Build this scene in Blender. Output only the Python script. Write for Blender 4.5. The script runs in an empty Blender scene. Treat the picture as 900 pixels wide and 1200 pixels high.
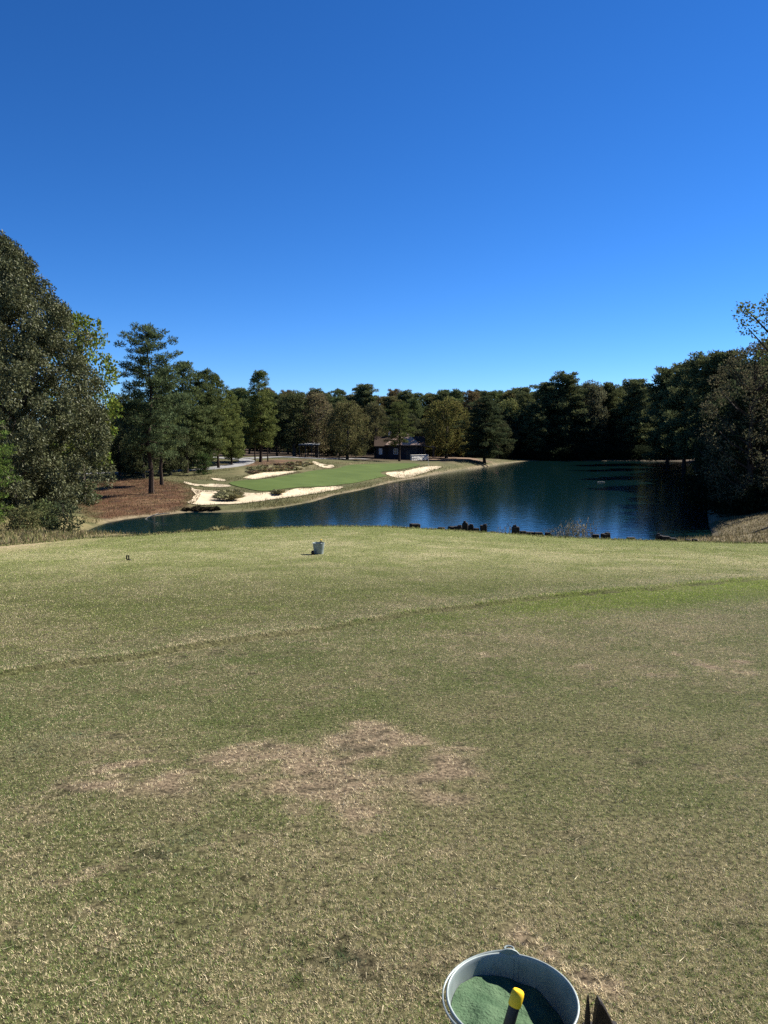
import bpy, math, random
import numpy as np
from mathutils import Vector, Matrix
from mathutils.geometry import delaunay_2d_cdt

PI = math.pi
R = math.radians
rng = np.random.default_rng(11)
random.seed(5)
scene = bpy.context.scene
COL = scene.collection

# ------------------------------------------------------------------ camera
CAM_Z = 1.5
FPX = 902.0
PITCH = math.atan(90 / FPX)
cam_d = bpy.data.cameras.new('camera')
cam = bpy.data.objects.new('camera', cam_d)
COL.objects.link(cam)
cam.location = (0, 0, CAM_Z)
cam.rotation_euler = (PI / 2 - PITCH, 0, 0)
cam_d.sensor_fit = 'VERTICAL'
cam_d.sensor_height = 34.6
cam_d.lens = FPX / 1200 * 34.6
cam_d.clip_start = 0.05
cam_d.clip_end = 6000
scene.camera = cam


def ray(px, py):
    xc = (px - 450) / FPX
    zc = -(py - 600) / FPX
    Y = math.cos(PITCH) + zc * math.sin(PITCH)
    Z = -math.sin(PITCH) + zc * math.cos(PITCH)
    return xc / Y, Z / Y          # per metre of depth along +Y


def at(px, py, d):
    a, b = ray(px, py)
    return np.array([a * d, d, CAM_Z + b * d])


def onplane(px, py, z):
    a, b = ray(px, py)
    d = (z - CAM_Z) / b
    return np.array([a * d, d])


# ------------------------------------------------------------------ numpy noise
def _hash(ix, iy, seed):
    h = (ix.astype(np.int64) * 374761393 + iy.astype(np.int64) * 668265263 + seed * 1274126177) & 0x7fffffff
    h = ((h ^ (h >> 13)) * 1274126177) & 0x7fffffff
    return ((h ^ (h >> 16)) & 0xffff) / 65535.0


def vnoise(x, y, s, seed=0):
    x = np.asarray(x) / s + 1000.3
    y = np.asarray(y) / s + 1000.7
    ix = np.floor(x); iy = np.floor(y)
    fx = x - ix; fy = y - iy
    fx = fx * fx * (3 - 2 * fx); fy = fy * fy * (3 - 2 * fy)
    a = _hash(ix, iy, seed); b = _hash(ix + 1, iy, seed)
    c = _hash(ix, iy + 1, seed); d = _hash(ix + 1, iy + 1, seed)
    return (a * (1 - fx) + b * fx) * (1 - fy) + (c * (1 - fx) + d * fx) * fy


def fbm(x, y, s, seed=0, o=3):
    t = 0; w = 0; a = 1
    for i in range(o):
        t = t + a * vnoise(x, y, s / 2 ** i, seed + 17 * i); w += a; a *= .55
    return t / w


def sstep(a, b, x):
    t = np.clip((x - a) / (b - a), 0, 1)
    return t * t * (3 - 2 * t)


# ------------------------------------------------------------------ terrain
ZW = -5.5
LIP_D = 30.0
lip_px = [(-160, 654), (-80, 647), (0, 640), (100, 631), (200, 625), (300, 619.5), (375, 617), (450, 617), (500, 620), (560, 623.5),
          (620, 627.5), (700, 631.5), (800, 635), (900, 637), (1060, 641)]
lip = np.array([at(px, py, LIP_D) for px, py in lip_px])
PROF = 0.5


def lip_z(x):
    return np.interp(x, lip[:, 0], lip[:, 2])


def h_tee(x, y):
    zl = lip_z(x)
    zc = -2.05
    t = y / LIP_D
    g = 1.5 * t - .5 * t * np.abs(t)
    mix = sstep(.25, 1, t)
    zz = (zc * (1 - mix) + zl * mix) * np.where(t < 1, g, 1 + .5 * (t - 1))
    s = np.maximum(y - LIP_D, 0)
    zz = zz - .04 * s - .36 * (np.sqrt(s * s + 4) - 2)
    return zz


def sd_poly(x, y, P):
    """signed distance, positive outside"""
    x = np.asarray(x, float).ravel(); y = np.asarray(y, float).ravel()
    out = np.full(x.shape, 1e9); ins = np.zeros(x.shape, bool)
    n = len(P)
    for i in range(n):
        ax, ay = P[i]; bx, by = P[(i + 1) % n]
        ex, ey = bx - ax, by - ay
        L = ex * ex + ey * ey + 1e-12
        t = np.clip(((x - ax) * ex + (y - ay) * ey) / L, 0, 1)
        dx = x - ax - t * ex; dy = y - ay - t * ey
        out = np.minimum(out, dx * dx + dy * dy)
        c = ((ay > y) != (by > y)) & (x < ex * (y - ay) / (ey if abs(ey) > 1e-12 else 1e-12) + ax)
        ins ^= c
    d = np.sqrt(out)
    return np.where(ins, -d, d)


shore_px = [(97, 624), (110, 618), (127, 612), (150, 608), (177, 605), (200, 602.5), (220, 600.5), (260, 600.5), (292, 599), (317, 596.5),
            (340, 593), (367, 588), (393, 580), (420, 575), (440, 570), (460, 565), (476, 562), (492, 559.5), (515, 555), (540, 551),
            (567, 547.5), (588, 543.8), (615, 540.5), (640, 539.5), (690, 540), (740, 540), (790, 540.5), (812, 542)]
lake = [onplane(px, py, ZW) for px, py in shore_px]
lake += [np.array(p) for p in [(66, 165), (52, 125), (39, 92), (30, 71), (25.5, 60), (22.5, 52), (20, 46), (10, 41), (-5, 42), (-15, 47), (-21, 53)]]
lake = np.array(lake)

ctrl_px = [(30, 598, 60), (60, 625, 41), (0, 638, 33), (0, 612, 52), (100, 600, 66), (150, 578, 84), (180, 577, 83), (130, 560, 105), (60, 560, 110), (-100, 600, 60),
           (300, 590, 77), (300, 578, 86), (400, 571.5, 100), (345, 582, 86), (250, 590, 76), (250, 574, 88), (340, 566, 96), (300, 556, 112),
           (400, 548, 134), (470, 548, 142), (470, 556, 123), (430, 566, 107), (400, 544, 142), (260, 546, 128), (340, 536.5, 152), (300, 552, 118),
           (200, 550, 120), (470, 538, 178), (380, 537, 165), (530, 536, 188), (700, 536, 228), (600, 538.5, 215), (790, 536.5, 226), (365, 541, 146), (505, 547.5, 142),
           (880, 616, 45), (920, 606, 50), (835, 631, 38), (880, 600, 58), (900, 570, 90), (1000, 560, 110), (900, 545, 150)]
ctrl = np.array([at(*c) for c in ctrl_px])
extra = np.array([(-150, 300, -1.5), (0, 320, -2), (150, 320, -2.5), (-200, 150, -1), (200, 150, -2), (0, 500, -1), (-400, 500, 0), (400, 500, 0), (-60, 50, -3.0), (60, 45, -3.0),
                  (0, 240, -3.8), (60, 260, -4), (-80, 220, -2.6), (-60, 20, -2), (60, 20, -2)])
ctrl = np.vstack([ctrl, extra])


def _tps_fit(P, z, lam=.5):
    n = len(P); S = P / 50
    d2 = ((S[:, None] - S[None]) ** 2).sum(2)
    K = np.where(d2 > 0, d2 * np.log(d2 + 1e-12), 0) * .5 + np.eye(n) * lam * .01
    Q = np.hstack([np.ones((n, 1)), S])
    A = np.zeros((n + 3, n + 3)); A[:n, :n] = K; A[:n, n:] = Q; A[n:, :n] = Q.T
    w = np.linalg.solve(A, np.concatenate([z, np.zeros(3)]))
    return S, w


_S, _w = _tps_fit(ctrl[:, :2], ctrl[:, 2])


def tps(x, y):
    x = np.asarray(x, float).ravel() / 50; y = np.asarray(y, float).ravel() / 50
    n = len(_S); z = _w[n] + _w[n + 1] * x + _w[n + 2] * y
    for i in range(n):
        d2 = (x - _S[i, 0]) ** 2 + (y - _S[i, 1]) ** 2
        z = z + _w[i] * .5 * d2 * np.log(d2 + 1e-12)
    return np.clip(z, ZW + .35, 3)


def terrain(x, y, want_sd=False):
    x = np.asarray(x, float); y = np.asarray(y, float)
    shp = np.broadcast(x, y).shape
    x = np.broadcast_to(x, shp).ravel(); y = np.broadcast_to(y, shp).ravel()
    far = (np.abs(x) > 700) | (y > 700)
    B = tps(np.clip(x, -400, 400), np.clip(y, -50, 500))
    sd = sd_poly(x, y, lake)
    lo = np.where(sd > 0, np.minimum(sd / 5.0, 1), 0)
    lo = np.where(sd > 0, .12 * np.minimum(sd / .6, 1) + (1 - .12) * lo ** .8, 0)
    hf = np.where(sd > 0, ZW + (B - ZW) * lo, ZW + np.maximum(sd, -6) * .35)
    hf = hf + np.where(sd > 4, 1, 0) * (fbm(x, y, 9, 3) - .5) * .25 * sstep(4, 12, sd)
    ht = h_tee(np.clip(x, -40, 40), y)
    w = sstep(LIP_D - 2, LIP_D + 4, y)
    hf2 = np.where(y > LIP_D - 2, hf * w + (-20) * (1 - w), -20)
    # smooth max
    k = .25
    m = np.maximum(ht, hf2); dlt = np.abs(ht - hf2)
    hh = m + np.where(dlt < k, (k - dlt) ** 2 / (4 * k), 0)
    if want_sd:
        return hh.reshape(shp), sd.reshape(shp)
    return hh.reshape(shp)


def hz(x, y):
    return float(terrain(np.array([x]), np.array([y]))[0])


_dd = np.concatenate([np.arange(.6, 40, .05), np.arange(40, 420, .4)])


def hit(px, py, dmin=0):
    a, b = ray(px, py)
    d = _dd[_dd >= dmin]
    z = CAM_Z + b * d
    g = z - terrain(a * d, d)
    k = np.where(g <= 0)[0]
    if len(k) == 0:
        dd = d[-1]
    else:
        i = k[0]
        if i == 0:
            dd = d[0]
        else:
            t = g[i - 1] / (g[i - 1] - g[i]); dd = d[i - 1] + t * (d[i] - d[i - 1])
    return np.array([a * dd, dd, CAM_Z + b * dd])


# ------------------------------------------------------------------ mesh helpers
def raw_mesh(name, V, F, mats=(), col=None, smooth=False, midx=None):
    """V (n,3); F list of index arrays each (m,k)"""
    V = np.ascontiguousarray(V, dtype=np.float32)
    if isinstance(F, np.ndarray):
        F = [F]
    me = bpy.data.meshes.new(name)
    me.vertices.add(len(V)); me.vertices.foreach_set('co', V.ravel())
    loops = np.concatenate([f.ravel() for f in F]).astype(np.int32)
    tot = np.concatenate([np.full(len(f), f.shape[1]) for f in F]).astype(np.int32)
    st = np.concatenate([[0], np.cumsum(tot)[:-1]]).astype(np.int32)
    me.loops.add(len(loops)); me.loops.foreach_set('vertex_index', loops)
    me.polygons.add(len(tot)); me.polygons.foreach_set('loop_start', st)
    for m in mats:
        me.materials.append(m)
    if midx is not None:
        me.polygons.foreach_set('material_index', np.asarray(midx, np.int32))
    me.update(calc_edges=True)
    me.polygons.foreach_set('use_smooth', np.full(len(tot), smooth))
    if col is not None:
        ca = me.color_attributes.new('Col', 'FLOAT_COLOR', 'POINT')
        c4 = np.ones((len(V), 4), np.float32); c4[:, :3] = col
        ca.data.foreach_set('color', c4.ravel())
    return me


def obj(name, me, parent=None, label=None, cat=None, group=None, kind=None):
    o = bpy.data.objects.new(name, me)
    COL.objects.link(o)
    if parent is not None:
        o.parent = parent
    return tag(o, label, cat, group, kind)


def tag(o, label=None, cat=None, group=None, kind=None):
    if label: o['label'] = label
    if cat: o['category'] = cat
    if group: o['group'] = group
    if kind: o['kind'] = kind
    return o


def empty(name, loc, rz=0, label=None, cat=None, group=None):
    o = bpy.data.objects.new(name, None)
    COL.objects.link(o)
    o.empty_display_size = .2
    o.location = [float(v) for v in loc]; o.rotation_euler = (0, 0, rz)
    return tag(o, label, cat, group)


class MB:
    def __init__(s):
        s.v = []; s.f = []; s.n = 0

    def add(s, V, F):
        V = np.asarray(V, float)
        s.v.append(V)
        for f in F:
            s.f.append([i + s.n for i in f])
        s.n += len(V)

    def box(s, c, size, rot=None, taper=1.0, bev=0.0):
        sx, sy, sz = np.array(size) / 2
        if bev > 0:
            # chamfered box: octagonal plan, chamfered top and bottom
            def ring(z, ins):
                a, b = sx - ins, sy - ins
                q = bev
                return [(-a + q, -b, z), (a - q, -b, z), (a, -b + q, z), (a, b - q, z), (a - q, b, z), (-a + q, b, z), (-a, b - q, z), (-a, -b + q, z)]
            rings = [ring(-sz, bev * .7), ring(-sz + bev, 0), ring(sz - bev, 0), ring(sz, bev * .7)]
            V = np.array(sum(rings, []))
            V[16:, :2] *= taper
            F = []
            for r in range(3):
                for i in range(8):
                    j = (i + 1) % 8
                    F.append([r * 8 + i, r * 8 + j, r * 8 + 8 + j, r * 8 + 8 + i])
            F.append(list(range(7, -1, -1))); F.append([24 + i for i in range(8)])
        else:
            V = np.array([(x, y, z) for z in (-sz, sz) for (x, y) in ((-sx, -sy), (sx, -sy), (sx, sy), (-sx, sy))])
            V[4:, :2] *= taper
            F = [[3, 2, 1, 0], [4, 5, 6, 7], [0, 1, 5, 4], [1, 2, 6, 5], [2, 3, 7, 6], [3, 0, 4, 7]]
        if rot is not None:
            V = V @ np.array(rot).T
        s.add(V + np.array(c), F)
        return s

    def tube(s, pts, rad, n=8, cap=True):
        pts = [np.asarray(p, float) for p in pts]
        if not hasattr(rad, '__len__'):
            rad = [rad] * len(pts)
        V = []
        prev = None
        for i, p in enumerate(pts):
            d = pts[min(i + 1, len(pts) - 1)] - pts[max(i - 1, 0)]
            d = d / (np.linalg.norm(d) + 1e-9)
            if prev is None:
                u = np.cross(d, (0, 0, 1) if abs(d[2]) < .9 else (1, 0, 0))
            else:
                u = prev - d * np.dot(prev, d)
            u /= np.linalg.norm(u) + 1e-9
            prev = u
            w = np.cross(d, u)
            for k in range(n):
                a = 2 * PI * k / n
                V.append(p + rad[i] * (math.cos(a) * u + math.sin(a) * w))
        F = []
        for i in range(len(pts) - 1):
            for k in range(n):
                j = (k + 1) % n
                F.append([i * n + k, i * n + j, (i + 1) * n + j, (i + 1) * n + k])
        if cap:
            F.append(list(range(n - 1, -1, -1)))
            F.append([(len(pts) - 1) * n + k for k in range(n)])
        s.add(V, F)
        return s

    def lathe(s, prof, n=48, c=(0, 0, 0), closed=False):
        V = []
        for r, z in prof:
            for k in range(n):
                a = 2 * PI * k / n
                V.append((r * math.cos(a) + c[0], r * math.sin(a) + c[1], z + c[2]))
        F = []
        m = len(prof)
        for i in range(m - 1 + (1 if closed else 0)):
            i2 = (i + 1) % m
            for k in range(n):
                j = (k + 1) % n
                F.append([i * n + k, i * n + j, i2 * n + j, i2 * n + k])
        if not closed:
            if prof[0][0] > 1e-4: F.append(list(range(n - 1, -1, -1)))
            if prof[-1][0] > 1e-4: F.append([(m - 1) * n + k for k in range(n)])
        s.add(V, F)
        return s

    def mesh(s, name, mat, smooth=False):
        me = bpy.data.meshes.new(name)
        me.from_pydata([tuple(map(float, v)) for v in np.vstack(s.v)], [], s.f)
        me.materials.append(mat)
        if smooth:
            me.polygons.foreach_set('use_smooth', np.full(len(me.polygons), True))
            try:
                me.set_sharp_from_angle(angle=R(40))
            except Exception:
                pass
        me.update()
        return me

    def build(s, name, mat, parent=None, smooth=False, **k):
        return obj(name, s.mesh(name, mat, smooth), parent, **k)


# ------------------------------------------------------------------ materials
def newmat(name):
    m = bpy.data.materials.new(name); m.use_nodes = True
    nt = m.node_tree
    for n in list(nt.nodes): nt.nodes.remove(n)
    return m, nt


def N(nt, t, **k):
    n = nt.nodes.new(t)
    for a, b in k.items():
        if a.startswith('i_'):
            n.inputs[a[2:].replace('_', ' ')].default_value = b
        else:
            setattr(n, a, b)
    return n


def L(nt, a, b): nt.links.new(a, b)


def surf_mat(name, c1, c2, scale=4, rough=.9, bump=.3, bscale=None, spec=.3, metal=0, detail=6, vcol=False, dist=.02, stretch=None):
    m, nt = newmat(name)
    out = N(nt, 'ShaderNodeOutputMaterial'); p = N(nt, 'ShaderNodeBsdfPrincipled')
    tc = N(nt, 'ShaderNodeTexCoord'); src = tc.outputs['Object']
    if stretch:
        mp = N(nt, 'ShaderNodeMapping'); mp.inputs['Scale'].default_value = stretch
        L(nt, src, mp.inputs[0]); src = mp.outputs[0]
    n1 = N(nt, 'ShaderNodeTexNoise'); n1.inputs['Scale'].default_value = scale; n1.inputs['Detail'].default_value = detail; n1.inputs['Roughness'].default_value = .65
    L(nt, src, n1.inputs['Vector'])
    cr = N(nt, 'ShaderNodeValToRGB'); cr.color_ramp.elements[0].position = .35; cr.color_ramp.elements[1].position = .65
    cr.color_ramp.elements[0].color = (*c1, 1); cr.color_ramp.elements[1].color = (*c2, 1)
    L(nt, n1.outputs['Fac'], cr.inputs[0]); c = cr.outputs[0]
    if vcol:
        at_ = N(nt, 'ShaderNodeVertexColor', layer_name='Col')
        mx = N(nt, 'ShaderNodeMix', data_type='RGBA', blend_type='MULTIPLY'); mx.inputs[0].default_value = 1
        L(nt, at_.outputs[0], mx.inputs[6]); L(nt, c, mx.inputs[7]); c = mx.outputs[2]
    L(nt, c, p.inputs['Base Color'])
    p.inputs['Roughness'].default_value = rough; p.inputs['Metallic'].default_value = metal
    p.inputs['Specular IOR Level'].default_value = spec
    if bump:
        n2 = N(nt, 'ShaderNodeTexNoise'); n2.inputs['Scale'].default_value = bscale or scale * 3; n2.inputs['Detail'].default_value = 5
        L(nt, src, n2.inputs['Vector'])
        b = N(nt, 'ShaderNodeBump'); b.inputs['Strength'].default_value = bump; b.inputs['Distance'].default_value = dist
        L(nt, n2.outputs['Fac'], b.inputs['Height']); L(nt, b.outputs[0], p.inputs['Normal'])
    L(nt, p.outputs[0], out.inputs[0])
    return m


def leaf_mat(name, gloss=0.0, rough=.45, trans=.25, lo=.6, hi=1.5, hue=.02, obj_noise=True, use_vcol=False):
    """colour from the object (Object Info colour) varied per leaf"""
    m, nt = newmat(name)
    out = N(nt, 'ShaderNodeOutputMaterial')
    geo = N(nt, 'ShaderNodeNewGeometry')
    if use_vcol:
        oi = N(nt, 'ShaderNodeVertexColor', layer_name='Col'); base = oi.outputs[0]
    else:
        oi = N(nt, 'ShaderNodeObjectInfo'); base = oi.outputs['Color']
    mr = N(nt, 'ShaderNodeMapRange'); mr.inputs[3].default_value = lo; mr.inputs[4].default_value = hi
    L(nt, geo.outputs['Random Per Island'], mr.inputs[0])
    hs = N(nt, 'ShaderNodeHueSaturation')
    mh = N(nt, 'ShaderNodeMapRange'); mh.inputs[3].default_value = .5 - hue; mh.inputs[4].default_value = .5 + hue
    ml = N(nt, 'ShaderNodeMath', operation='MULTIPLY'); ml.inputs[1].default_value = 7.31
    fr = N(nt, 'ShaderNodeMath', operation='FRACT')
    L(nt, geo.outputs['Random Per Island'], ml.inputs[0]); L(nt, ml.outputs[0], fr.inputs[0]); L(nt, fr.outputs[0], mh.inputs[0])
    L(nt, mh.outputs[0], hs.inputs['Hue']); L(nt, mr.outputs[0], hs.inputs['Value'])
    L(nt, base, hs.inputs['Color'])
    df = N(nt, 'ShaderNodeBsdfDiffuse'); tr = N(nt, 'ShaderNodeBsdfTranslucent')
    L(nt, hs.outputs[0], df.inputs[0]); L(nt, hs.outputs[0], tr.inputs[0])
    mx = N(nt, 'ShaderNodeMixShader'); mx.inputs[0].default_value = trans
    L(nt, df.outputs[0], mx.inputs[1]); L(nt, tr.outputs[0], mx.inputs[2])
    o_ = mx.outputs[0]
    if gloss > 0:
        gl = N(nt, 'ShaderNodeBsdfGlossy'); gl.inputs['Roughness'].default_value = rough; gl.inputs[0].default_value = (.9, .9, .9, 1)
        m2 = N(nt, 'ShaderNodeMixShader'); m2.inputs[0].default_value = gloss
        L(nt, o_, m2.inputs[1]); L(nt, gl.outputs[0], m2.inputs[2]); o_ = m2.outputs[0]
    L(nt, o_, out.inputs[0])
    return m


M_ground = surf_mat('ground_soil_and_grass', (.72, .72, .7), (1.25, 1.25, 1.25), scale=.9, bump=.5, bscale=2.5, vcol=True, dist=.08, detail=9, spec=.1)
M_lawn = surf_mat('lawn_thatch', (.25, .25, .25), (1.75, 1.75, 1.75), scale=38, bump=.9, bscale=60, vcol=True, dist=.012, detail=9, spec=.05)
M_sand = surf_mat('bunker_sand', (.39, .32, .22), (.50, .415, .295), scale=.7, bump=.5, bscale=1.8, dist=.1, spec=.1)
M_green = surf_mat('mown_green_turf', (.050, .076, .017), (.070, .100, .024), scale=.25, bump=.2, bscale=5, dist=.02, spec=.1)
M_path = surf_mat('grey_path_concrete', (.17, .167, .163), (.235, .23, .225), scale=.8, bump=.15, bscale=6, dist=.01)
M_bark = surf_mat('dark_pine_bark', (.022, .016, .012), (.065, .045, .034), scale=9, bump=.7, bscale=14, dist=.03, spec=.1, stretch=(1, 1, .25))
M_bark2 = surf_mat('grey_brown_bark', (.05, .042, .035), (.12, .1, .085), scale=9, bump=.6, bscale=14, dist=.03, spec=.1, stretch=(1, 1, .25))
M_needle = leaf_mat('pine_needles', trans=.25, lo=.5, hi=1.6, hue=.025)
M_leaf = leaf_mat('broad_leaves', trans=.3, lo=.5, hi=1.6, hue=.035)
M_mag = leaf_mat('magnolia_leaves', gloss=.012, rough=.5, trans=.14, lo=.55, hi=1.4, hue=.02)
M_blade = leaf_mat('grass_blades', trans=.25, lo=.75, hi=1.3, hue=.012, use_vcol=True)
M_stalk = leaf_mat('dry_stalks', trans=.2, lo=.7, hi=1.3, hue=.015)
M_timber = surf_mat('dark_weathered_timber', (.010, .008, .007), (.035, .028, .024), scale=8, bump=.6, bscale=20, dist=.02, spec=.2, stretch=(1, 1, .3))
M_black = surf_mat('black_paint', (.008, .008, .008), (.016, .015, .014), scale=20, rough=.5, bump=.15, bscale=60, dist=.002, spec=.4)
M_black_wood = surf_mat('near_black_stained_wood', (.010, .007, .005), (.022, .016, .012), scale=18, rough=.6, bump=.3, bscale=60, dist=.003, spec=.3)

# ------------------------------------------------------------------ world and sun
AZ = R(60)      # from +Y towards +X
EL = R(40)
w = bpy.data.worlds.new('World'); scene.world = w; w.use_nodes = True
nt = w.node_tree
sky = nt.nodes.new('ShaderNodeTexSky'); sky.sky_type = 'NISHITA'; sky.sun_disc = False
sky.sun_elevation = EL; sky.sun_rotation = AZ
sky.air_density = .7; sky.dust_density = 0; sky.ozone_density = 9; sky.altitude = 0
gm = nt.nodes.new('ShaderNodeGamma'); gm.inputs[1].default_value = 1.1
hsn = nt.nodes.new('ShaderNodeHueSaturation'); hsn.inputs['Hue'].default_value = .503; hsn.inputs['Saturation'].default_value = 1.115
nt.links.new(sky.outputs[0], gm.inputs[0]); nt.links.new(gm.outputs[0], hsn.inputs['Color']); nt.links.new(hsn.outputs[0], nt.nodes['Background'].inputs[0])
nt.nodes['Background'].inputs[1].default_value = .052
sl = bpy.data.lights.new('sun', 'SUN'); sl.energy = 5.0; sl.angle = R(.53); sl.color = (1, .95, .86)
so = bpy.data.objects.new('sun', sl); COL.objects.link(so)
S = Vector((math.sin(AZ) * math.cos(EL), math.cos(AZ) * math.cos(EL), math.sin(EL)))
so.rotation_euler = S.to_track_quat('Z', 'Y').to_euler(); so.location = (30, 20, 60)
scene.view_settings.view_transform = 'Standard'; scene.view_settings.look = 'None'
scene.view_settings.exposure = 1.34; scene.view_settings.gamma = 1
scene.view_settings.use_curve_mapping = False
scene.render.engine = 'CYCLES'
scene.cycles.max_bounces = 6; scene.cycles.diffuse_bounces = 3; scene.cycles.glossy_bounces = 3; scene.cycles.transmission_bounces = 3
scene.cycles.use_denoising = False
scene.cycles.use_adaptive_sampling = True; scene.cycles.adaptive_threshold = .01

# ------------------------------------------------------------------ polygons traced on the ground
def poly_hit(pts):
    return np.array([hit(*p)[:2] for p in pts])


def smooth_poly(P, it=2):
    for _ in range(it):
        Q = np.roll(P, -1, 0)
        P = np.stack([P * .75 + Q * .25, P * .25 + Q * .75], 1).reshape(-1, 2)
    return P


def densify(P, step):
    o = []
    n = len(P)
    for i in range(n):
        a, b = P[i], P[(i + 1) % n]
        k = max(1, int(np.linalg.norm(b - a) / step))
        for t in range(k): o.append(a + (b - a) * t / k)
    return np.array(o)


def drape(name, P, off, mat, step=1.0, rag=.0, zf=None, **kw):
    P = densify(smooth_poly(P), step)
    if rag:
        c = P.mean(0)
        d = np.roll(P, -1, 0) - np.roll(P, 1, 0); d /= np.linalg.norm(d, axis=1)[:, None] + 1e-9
        nrm = np.stack([d[:, 1], -d[:, 0]], 1)
        P = P + nrm * ((fbm(P[:, 0], P[:, 1], 1.6, 9) - .5) * 2 * rag)[:, None]
    lo = P.min(0); hi = P.max(0)
    gx, gy = np.meshgrid(np.arange(lo[0], hi[0], step), np.arange(lo[1], hi[1], step))
    G = np.stack([gx.ravel(), gy.ravel()], 1) + rng.uniform(-.2, .2, (gx.size, 2)) * step
    G = G[sd_poly(G[:, 0], G[:, 1], P) < -step * .4]
    V2 = [Vector(map(float, p)) for p in np.vstack([P, G])] if len(G) else [Vector(map(float, p)) for p in P]
    n = len(P)
    vs, es, fs, *_ = delaunay_2d_cdt(V2, [(i, (i + 1) % n) for i in range(n)], [], 1, 1e-5)
    xy = np.array([tuple(v) for v in vs])
    z = terrain(xy[:, 0], xy[:, 1]) + off
    if zf is not None:
        z = z + zf(xy, sd_poly(xy[:, 0], xy[:, 1], P))
    me = bpy.data.meshes.new(name)
    F = []
    for f in fs:
        f = list(f)
        a, b, c = xy[f[0]], xy[f[1]], xy[f[2]]
        if (b[0] - a[0]) * (c[1] - a[1]) - (b[1] - a[1]) * (c[0] - a[0]) < 0: f.reverse()
        F.append(f)
    me.from_pydata([(float(a), float(b), float(c)) for (a, b), c in zip(xy, z)], [], F)
    me.materials.append(mat)
    me.polygons.foreach_set('use_smooth', np.full(len(me.polygons), True))
    return obj(name, me, kind='structure', **kw), P


P_b1 = poly_hit([(218, 590), (232, 592.5), (249, 592), (281, 591), (310, 587), (347, 582.5), (381, 576), (400, 573), (402, 570.5), (393, 570), (369, 572.3), (347, 573.5), (332, 576),
                 (305, 578.5), (285, 578), (273, 574), (262, 574.5), (254, 576), (242, 575.5), (229, 574), (224, 571), (227, 577), (229, 582)])
P_b1b = poly_hit([(214, 563.5), (222, 566), (236, 568.5), (250, 567), (266, 568.5), (272, 570.5), (258, 571.3), (240, 570.5), (226, 569.5), (216, 567)])
P_b2 = poly_hit([(283, 559.6), (292, 561.5), (303, 561.5), (322, 557.8), (340, 555), (349, 553.4), (345, 552.4), (328, 552.9), (310, 553.9), (297, 556.5)])
P_b3 = poly_hit([(365, 541), (369, 540.3), (375, 543), (382, 545), (392, 545), (391.5, 548.6), (381, 548.7), (373, 546.4), (367, 543)])
P_b3b = poly_hit([(246, 560), (256, 561), (265, 562.5), (264, 564.3), (256, 563.5), (248, 561.8)])
P_b4 = poly_hit([(449, 554.7), (457, 558), (468, 561), (478, 560), (487, 557.5), (505, 551.5), (520, 547.5), (512, 546.4), (503, 546.8), (492, 547.6), (484, 550), (472, 552.8), (460, 553.2)])
P_green = poly_hit([(281, 571), (300, 576), (320, 575.3), (340, 572.5), (370, 571.2), (395, 568.5), (420, 566), (445, 560), (455, 557.5), (447, 556), (447, 553), (460, 551.8), (478, 549.2), (488, 546.4), (494, 544.3), (480, 542.7),
                    (440, 543.4), (410, 544.8), (398, 548.6), (391, 550), (380, 550.3), (352, 554.8), (328, 559.3), (305, 562.8), (285, 563), (266, 566), (272, 569)])
P_straw = poly_hit([(96, 566), (130, 562), (180, 561), (212, 569), (228, 576), (220, 590), (212, 597), (190, 601), (160, 604), (128, 609), (112, 607), (100, 590)])
P_straw2 = poly_hit([(262, 546), (290, 541), (320, 539), (360, 538.5), (340, 543), (300, 546)])
P_waste = poly_hit([(285, 550), (310, 546), (340, 543), (362, 541), (372, 547), (350, 552), (320, 553), (300, 557), (286, 558)])
P_mulch = poly_hit([(500, 534), (525, 535), (560, 538.5), (580, 541), (560, 541.5), (520, 539), (500, 539)])


def lip_bunker(xy, sd):
    return -.22 * sstep(0, 1.2, -sd)


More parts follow.
